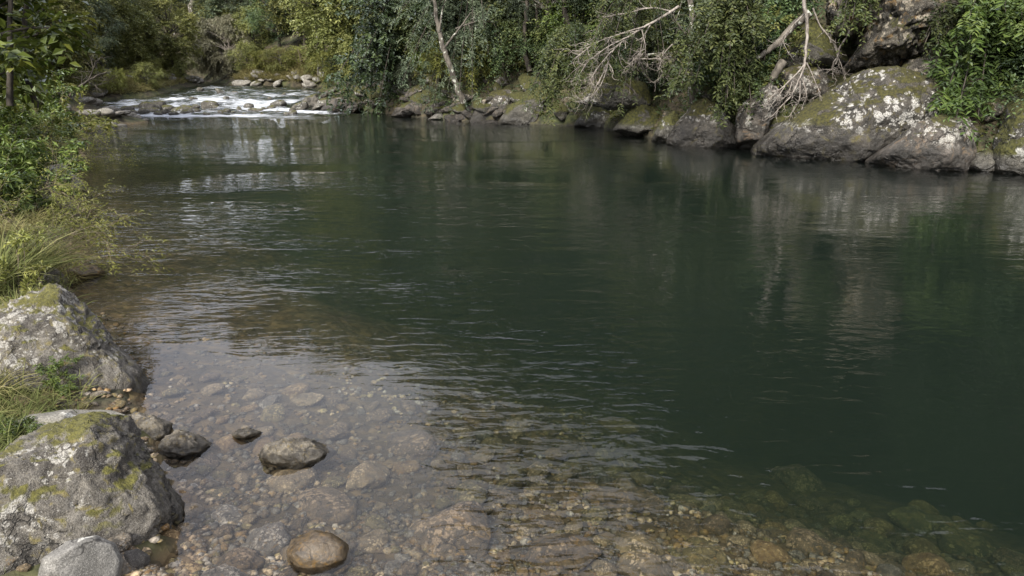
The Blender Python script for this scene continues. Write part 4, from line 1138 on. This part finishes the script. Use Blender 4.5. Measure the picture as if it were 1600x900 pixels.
def tuft(px, py, kd, sc, label, z=.3):
    p = at(px, py, z)
    o = link('grass_tuft', TUFTS[kd][N_tree[0] % 3], None, (p[0], p[1], H1(p[0], p[1]) - .02))
    N_tree[0] += 1
    o.rotation_euler = (0, 0, rng.uniform(0, 6.28)); o.scale = (sc, sc, sc)
    return tag(o, label, 'grass tuft', 'grass tufts of the near bank')
tuft(14, 420, 'green', 1.25, 'tallest clump of long green grass at the picture edge above the boulders')
tuft(-22, 440, 'green', 1.3, 'clump of long grass cut by the picture edge')
tuft(40, 400, 'green', .9, 'green grass clump just behind the tallest one')
tuft(62, 385, 'dry', 1.3, 'straw coloured grass fringe drooping over the water edge')
tuft(88, 395, 'dry', 1.0, 'low straw coloured tuft nearest the pool')
for i, (px, py, kd, sc) in enumerate([(8, 500, 'dry', .8), (30, 520, 'dry', .7), (58, 590, 'dry', .3), (80, 625, 'dry', .28), (110, 600, 'dry', .25), (40, 610, 'dry', .35), (-10, 545, 'dry', .9), (48, 482, 'dry', .8), (20, 470, 'green', .6), (5, 575, 'dry', .55), (70, 470, 'green', .4), (90, 490, 'dry', .45), (12, 620, 'green', .35), (-20, 640, 'dry', .5),
                                      (30, 640, 'green', .25), (100, 520, 'green', .32), (112, 560, 'green', .26), (60, 505, 'green', .45), (-30, 600, 'dry', .8), (84, 535, 'dry', .35), (15, 770, 'dry', .28), (-6, 800, 'green', .3), (60, 800, 'dry', .2), (14, 690, 'green', .22),
                                      (-20, 360, 'dry', 1.0), (20, 345, 'dry', .8), (45, 330, 'dry', .9), (75, 310, 'dry', .8), (-15, 300, 'green', .9), (30, 285, 'dry', 1.0), (66, 268, 'green', .8), (95, 232, 'dry', 1.1), (100, 215, 'dry', 1.0)]):
    tuft(px, py, kd, sc, f'{"straw" if kd == "dry" else "green"} grass tuft {"below" if py > 600 else "around" if py > 440 else "above"} the sloping boulder, {ordinal(i)} in order')
# fine growth covering the bank
a = Acc()
P = np.concatenate([land_pts(rng, 2600, -160, 130, 400, 640), land_pts(rng, 5200, -240, 125, 190, 420), land_pts(rng, 1000, -60, 60, 620, 800, .12)])
n = len(P)
base = np.stack([P[:, 0], P[:, 1], height(P[:, 0], P[:, 1]) - .01], 1)
d = unit(np.concatenate([rng.normal(0, .5, (n, 2)), np.ones((n, 1))], 1))
blades(a, rng, base, d, rng.uniform(.07, .24, n), rng.uniform(.003, .007, n), rng.uniform(.6, 2.0, n), np.clip(.5 + .5 * pn(base * 1.5) + rng.normal(0, .15, n), 0, 1))
tag(link('grass', a.mesh('grass', M['grass_green'], False)), 'thin green and straw grass covering the near bank', 'grass', None, 'stuff')

# moss cushions creeping over the sloping boulder's back
a = Acc()
base = []
bpy.context.view_layer.update()
for nm, x0, x1, y0, y1, bias, n in [('boulder.002', -60, 170, 440, 640, .35, 3800), ('boulder', -60, 190, 640, 800, -.35, 1500)]:
    ob = bpy.data.objects[nm]
    P = np.array([at(rng.uniform(x0, x1), rng.uniform(y0, y1), .35)[:2] for _ in range(n)])
    ref = ob.location.x
    for x, y in P:
        hit, loc, nrm, _ = ob.ray_cast(Vector((x, y, 1.8)) - ob.location, Vector((0, 0, -1)))
        if hit and nrm.z > .25 and pn(np.array([[x * 3, y * 3, 0]]))[0] - .9 * (x - ref) + (bias if bias < 0 else .15) > 0:
            base.append((loc + ob.location)[:])
base = np.array(base).reshape(-1, 3)
if len(base): sprays(a, rng, base, unit(rng.normal(0, .6, (len(base), 3)) + (0, 0, .6)), rng.uniform(.03, .09, len(base)), 8, .022, .010, .8, .4)
tag(link('moss_growth', a.mesh('moss_cushions', M['moss_tuft'], False)), 'yellow green moss creeping over the back of the sloping boulder', 'moss', None, 'stuff')

# straggly and leafy weeds: stem that forks, narrow leaves along the twigs
def weed_mesh(seed, ht, nst, leafn, Ln, W, mat, lean, up=.9, fork=3, curl=.35):
    rng = np.random.default_rng(seed)
    wood, lv = Acc(), Acc()
    def go(p, d, ln, r, lev):
        k = 6
        pts = [p]
        for _ in range(k):
            d = unit(d + rng.normal(0, curl * .45, 3) + np.array([0, 0, -.05 * lev]))
            pts.append(pts[-1] + d * ln / k)
        pts = np.array(pts)
        wood.add(*tube(pts, np.linspace(r, r * .45, k + 1), 3))
        if lev >= 1:
            b = np.repeat(pts[2:], 1, 0)
            sprays(lv, rng, b, rng.normal(0, .6, (len(b), 3)) + unit(d) + np.array([0, 0, .1]), ln * .32, leafn, Ln, W, .7, .3, np.clip(rng.normal(.55, .2, len(b)), 0, 1))
        if lev < 2:
            for j in range(fork):
                q = pts[rng.integers(2, k + 1)]
                go(q, d + rng.normal(0, .55, 3), ln * rng.uniform(.45, .75), r * .6, lev + 1)
    for s in range(nst):
        go(np.array([*rng.normal(0, .05, 2), 0]), unit(np.array([lean[0], lean[1], up]) + rng.normal(0, .25, 3)), ht * rng.uniform(.5, .75), .006, 0)
    return wood.mesh('weed_stems', M['bark_twig']), lv.mesh('weed_leaves', M[mat], False)
WEEDS = {'shrub': [weed_mesh(60 + i, 1.15, 9, 3, .05, .012, 'leaf_yellow', (.75, -.15), .55, 4, .5) for i in range(3)],
         'leafy': [weed_mesh(70 + i, .95, 7, 7, .085, .026, 'leaf_bright', (.15, -.1), 1.0, 3) for i in range(3)],
         'stalk': [weed_mesh(80 + i, .55, 4, 6, .06, .018, 'leaf_yellow', (.2, -.1), 1.0, 2) for i in range(2)]}
def weed(px, py, kd, sc, label, z=.3, name='weed', rz=None, group=None):
    p = at(px, py, z)
    v = N_tree[0] % len(WEEDS[kd]); N_tree[0] += 1
    e = tag(empty(name, (p[0], p[1], H1(p[0], p[1]) - .02), rng.uniform(-.5, .5) if rz is None else rz, sc), label, 'weed' if name == 'weed' else 'shrub', group)
    link('stem', WEEDS[kd][v][0], e); link('foliage', WEEDS[kd][v][1], e)
weed(84, 240, 'shrub', 1.15, 'wiry yellow green shrub reaching out over the pool, highest of three', name='shrub')
weed(20, 262, 'shrub', 1.1, 'wiry shrub rooted behind the pale weathered rock', name='shrub')
weed(40, 318, 'shrub', .85, 'wiry yellow shrub arching over the pale rock at the waterline', name='shrub')
weed(50, 380, 'shrub', .95, 'wiry low shrub trailing twigs into the water', name='shrub')
for i, (px, py, kd, sc) in enumerate([(-20, 250, 'leafy', 1.3), (10, 240, 'leafy', 1.3), (40, 245, 'leafy', 1.2), (66, 235, 'leafy', 1.2), (-10, 290, 'leafy', 1.1), (24, 285, 'leafy', 1.1), (50, 262, 'leafy', .6), (-25, 330, 'leafy', 1.0), (8, 320, 'leafy', .9), (20, 318, 'leafy', .6),
                                      (-30, 215, 'leafy', 1.6), (5, 210, 'leafy', 1.6), (38, 208, 'leafy', 1.5), (70, 212, 'leafy', 1.4), (92, 218, 'stalk', 2.0), (80, 200, 'stalk', 2.6), (56, 195, 'leafy', 1.8), (20, 190, 'leafy', 1.9), (100, 205, 'stalk', 2.2),
                                      (48, 455, 'stalk', .7), (20, 500, 'stalk', .8), (70, 500, 'leafy', .32), (92, 540, 'leafy', .28), (40, 540, 'stalk', .6), (8, 530, 'stalk', .9), (86, 575, 'leafy', .22), (10, 660, 'leafy', .2), (15, 440, 'stalk', 1.0)]):
    weed(px, py, kd, sc, f'{"bright green leafy" if kd == "leafy" else "thin yellowish"} weed on the near bank, {ordinal(i)} counting from the top', group='weeds of the near bank')

# ------------------------------------------------------------------ bare wood: trunks, dead branches, roots
def bare_wood(name, label, cat, lines, Y, mat, twigs=0, seed=1, tw=.45, depth=.25, part=None, k=6, parts=False):
    """each line is a limb traced at distance Y and given its own wander in depth; twigs fork off the thinner ends"""
    rng = np.random.default_rng(seed)
    o = None; root = None
    for li, (pp, r0, r1) in enumerate(lines):
        pts = np.array([at_y(px, py, Y) for px, py in pp])
        pts[:, 1] += depth * pn(pts * 1.3 + seed) + (0 if li == 0 else depth * .3 * rng.normal())
        # smooth
        t = np.linspace(0, 1, len(pts)); tt = np.linspace(0, 1, len(pts) * 4)
        q = np.stack([np.interp(tt, t, pts[:, j]) for j in range(3)], 1)
        for _ in range(3):
            q[1:-1] = .25 * q[:-2] + .5 * q[1:-1] + .25 * q[2:]
        q[1:-1] += rng.normal(0, .25 * r1, (len(q) - 2, 3))
        acc = Acc()
        acc.add(*tube(q, np.linspace(r0, r1, len(q)) * (.66 if cat == 'dead branch' else 1), k))
        def go(p, d, ln, r, lev):
            pt = [p]
            for _ in range(5):
                d = unit(d + rng.normal(0, .28, 3)); pt.append(pt[-1] + d * ln / 5)
            acc.add(*tube(np.array(pt), np.linspace(r, r * .4, 6), 3))
            if lev:
                for _ in range(3):
                    go(pt[rng.integers(1, 6)], d + rng.normal(0, .6, 3), ln * .6, r * .6, lev - 1)
        for _ in range(int(twigs * 1.7) if r1 < .02 else 0):
            j = rng.integers(len(q) // 3, len(q))
            tg = unit(q[min(j + 1, len(q) - 1)] - q[j - 1])
            go(q[j], tg + rng.normal(0, .5, 3), tw * rng.uniform(.4, 1), r1 * .8, 1)
        if o is None:
            base = q[0] if q[0][2] < q[-1][2] else q[-1]
            root = empty(name, tuple(base)); tag(root, label, cat)
        for v in acc.v: v -= base
        ob = link((part or 'branch') if li else ('trunk' if cat != 'dead branch' and cat != 'root' else 'limb'), acc.mesh(name, M[mat]), root)
        o = ob
bare_wood('leaning_trunk', 'slim grey trunk leaning up over the rocks upstream of the wedge boulder', 'tree trunk', [([(724, 160), (712, 130), (702, 100), (692, 70), (685, 45), (680, 10), (672, -40)], .125, .06), ([(694, 76), (706, 60), (722, 40), (735, 20)], .05, .02), ([(686, 50), (690, 20), (700, -10)], .045, .02), ([(712, 45), (730, 38), (750, 32)], .03, .015)], 25.6, 'bark_grey', 5, 3, .9)
bare_wood('upright_trunk', 'thin knobbly upright trunk standing on the squat lichen boulder', 'tree trunk', [([(1084, 160), (1080, 135), (1079, 100), (1076, 70), (1081, 35), (1078, 0), (1074, -60)], .11, .06), ([(1079, 60), (1062, 48), (1050, 30)], .035, .015), ([(1077, 90), (1060, 80), (1040, 84)], .03, .012)], 18.9, 'bark_grey', 3, 4, .7)
bare_wood('dead_branch', 'pale dead branch hanging down in a fan beside the biggest lichen boulder', 'dead branch', [
    ([(1258, -50), (1256, 0), (1266, 40), (1264, 70), (1258, 100)], .07, .04),
    ([(1258, 100), (1242, 118), (1226, 134), (1204, 152)], .034, .012), ([(1258, 100), (1248, 124), (1236, 150), (1222, 165), (1208, 182)], .034, .012), ([(1258, 98), (1256, 125), (1262, 146), (1252, 172)], .03, .011),
    ([(1260, 98), (1270, 116), (1277, 142)], .028, .01), ([(1240, 122), (1234, 145), (1218, 162)], .02, .009), ([(1248, 126), (1246, 158), (1232, 180)], .02, .009), ([(1226, 134), (1216, 150), (1205, 166)], .018, .008), ([(1262, 20), (1240, 45), (1228, 66)], .025, .01)], 16.0, 'bark_pale', 5, 5, .35)
bare_wood('dead_branch', 'forked reddish dead branch hanging against the outcrop', 'dead branch', [
    ([(1306, -50), (1310, 0), (1318, 30), (1326, 50), (1308, 72), (1306, 100)], .05, .025), ([(1318, 30), (1330, 10), (1334, -20)], .03, .018), ([(1272, 12), (1284, 40), (1300, 62), (1307, 80)], .03, .018), ([(1307, 84), (1316, 100), (1322, 118)], .02, .01), ([(1306, 88), (1300, 104), (1304, 116)], .02, .01)], 16.6, 'bark_pale', 6, 6, .35)
bare_wood('dead_branch', 'arching fan of thin grey dead branches over the mossy waterline', 'dead branch', [
    ([(1060, 10), (1030, 30), (1005, 42), (980, 58), (955, 80), (948, 108), (932, 132)], .06, .018), ([(1005, 42), (970, 52), (930, 66), (900, 90)], .03, .012), ([(980, 58), (950, 72), (918, 96), (905, 118)], .028, .011), ([(955, 80), (935, 104), (922, 124)], .024, .01),
    ([(1020, 34), (1004, 60), (1000, 92)], .03, .012), ([(1002, 45), (1010, 80), (984, 104)], .022, .01), ([(1050, 18), (1020, 10), (980, 20), (940, 28)], .03, .012), ([(948, 108), (940, 130), (926, 148), (905, 160)], .018, .008), ([(1060, 60), (1030, 90), (1036, 120)], .03, .012), ([(1000, 92), (1026, 92), (1045, 88)], .022, .012)], 18.6, 'bark_pale', 9, 7, .55)
bare_wood('dead_branch', 'crooked dark bare branch rising from the head of the near bank', 'dead branch', [
    ([(100, 160), (118, 138), (136, 128), (150, 118), (166, 112)], .07, .022), ([(118, 138), (120, 126), (132, 120)], .03, .012), ([(136, 128), (146, 134), (160, 130)], .025, .01), ([(140, 124), (146, 108), (148, 96)], .03, .012)], 20.5, 'bark_dark', 4, 8, .6)
ROOT = [([(1262, 20), (1240, 40), (1222, 62), (1202, 78), (1182, 90)], .10, .05), ([(1224, 96), (1210, 112), (1196, 138), (1178, 166), (1160, 182)], .11, .05), ([(1196, 138), (1186, 156), (1190, 180), (1180, 205)], .07, .03), ([(1180, 88), (1168, 96), (1160, 110)], .05, .025), ([(1178, 164), (1160, 160), (1148, 172)], .06, .03)]
bare_wood('tree_root', 'thick gnarled grey roots gripping the bank behind the hanging dead branch', 'root', ROOT, 17.2, 'bark_grey', 0, 9, part='root', k=8)
bare_wood('tree_root', 'twisted roots in the dark hollow under the arching branches', 'root', [([(990, 90), (1004, 110), (1020, 132), (1034, 120)], .05, .02), ([(975, 130), (990, 140), (996, 150)], .04, .02), ([(1010, 86), (1040, 82), (1056, 94)], .04, .02)], 19.6, 'bark_grey', 0, 10, part='root')
for i, (pp, Y, r) in enumerate([([(828, 112), (822, 92), (818, 60), (824, 20), (822, -40)], 25.5, .10), ([(838, 110), (836, 90), (840, 60), (838, 10)], 26.0, .08), ([(896, 76), (890, 50), (880, 0), (884, -60)], 25.0, .14), ([(742, 110), (738, 70), (742, 20), (736, -40)], 28, .16), ([(470, 95), (466, 50), (462, 0)], 55, .2), ([(1190, 60), (1180, 20), (1176, -40)], 20.5, .14), ([(300, 20), (302, -30), (300, -80)], 60, .25), ([(54, 168), (46, 130), (40, 90), (36, 40), (40, -40)], 11.5, .05), ([(20, 165), (16, 110), (20, 60), (14, -20)], 10.2, .045)]):
    bare_wood('bare_trunk', ['slender trunk in the gap above the shouldered boulder, nearer the willow', 'slender trunk beside the other one above the shouldered boulder', 'stout shaded trunk above the drooping bush', 'pale brown trunk behind the leaning one', 'thin light trunk far off beyond the pale willow', 'shaded trunk above the gnarled roots', 'bleached trunk on the far hillside', 'dark stem under the glossy large leaves', 'dark stem at the very edge under the glossy leaves'][i], 'tree trunk', [(pp, r, r * .6)], Y, 'bark_grey' if i in (4, 6) else 'bark_dark', 0, 20 + i)

print('scene done')
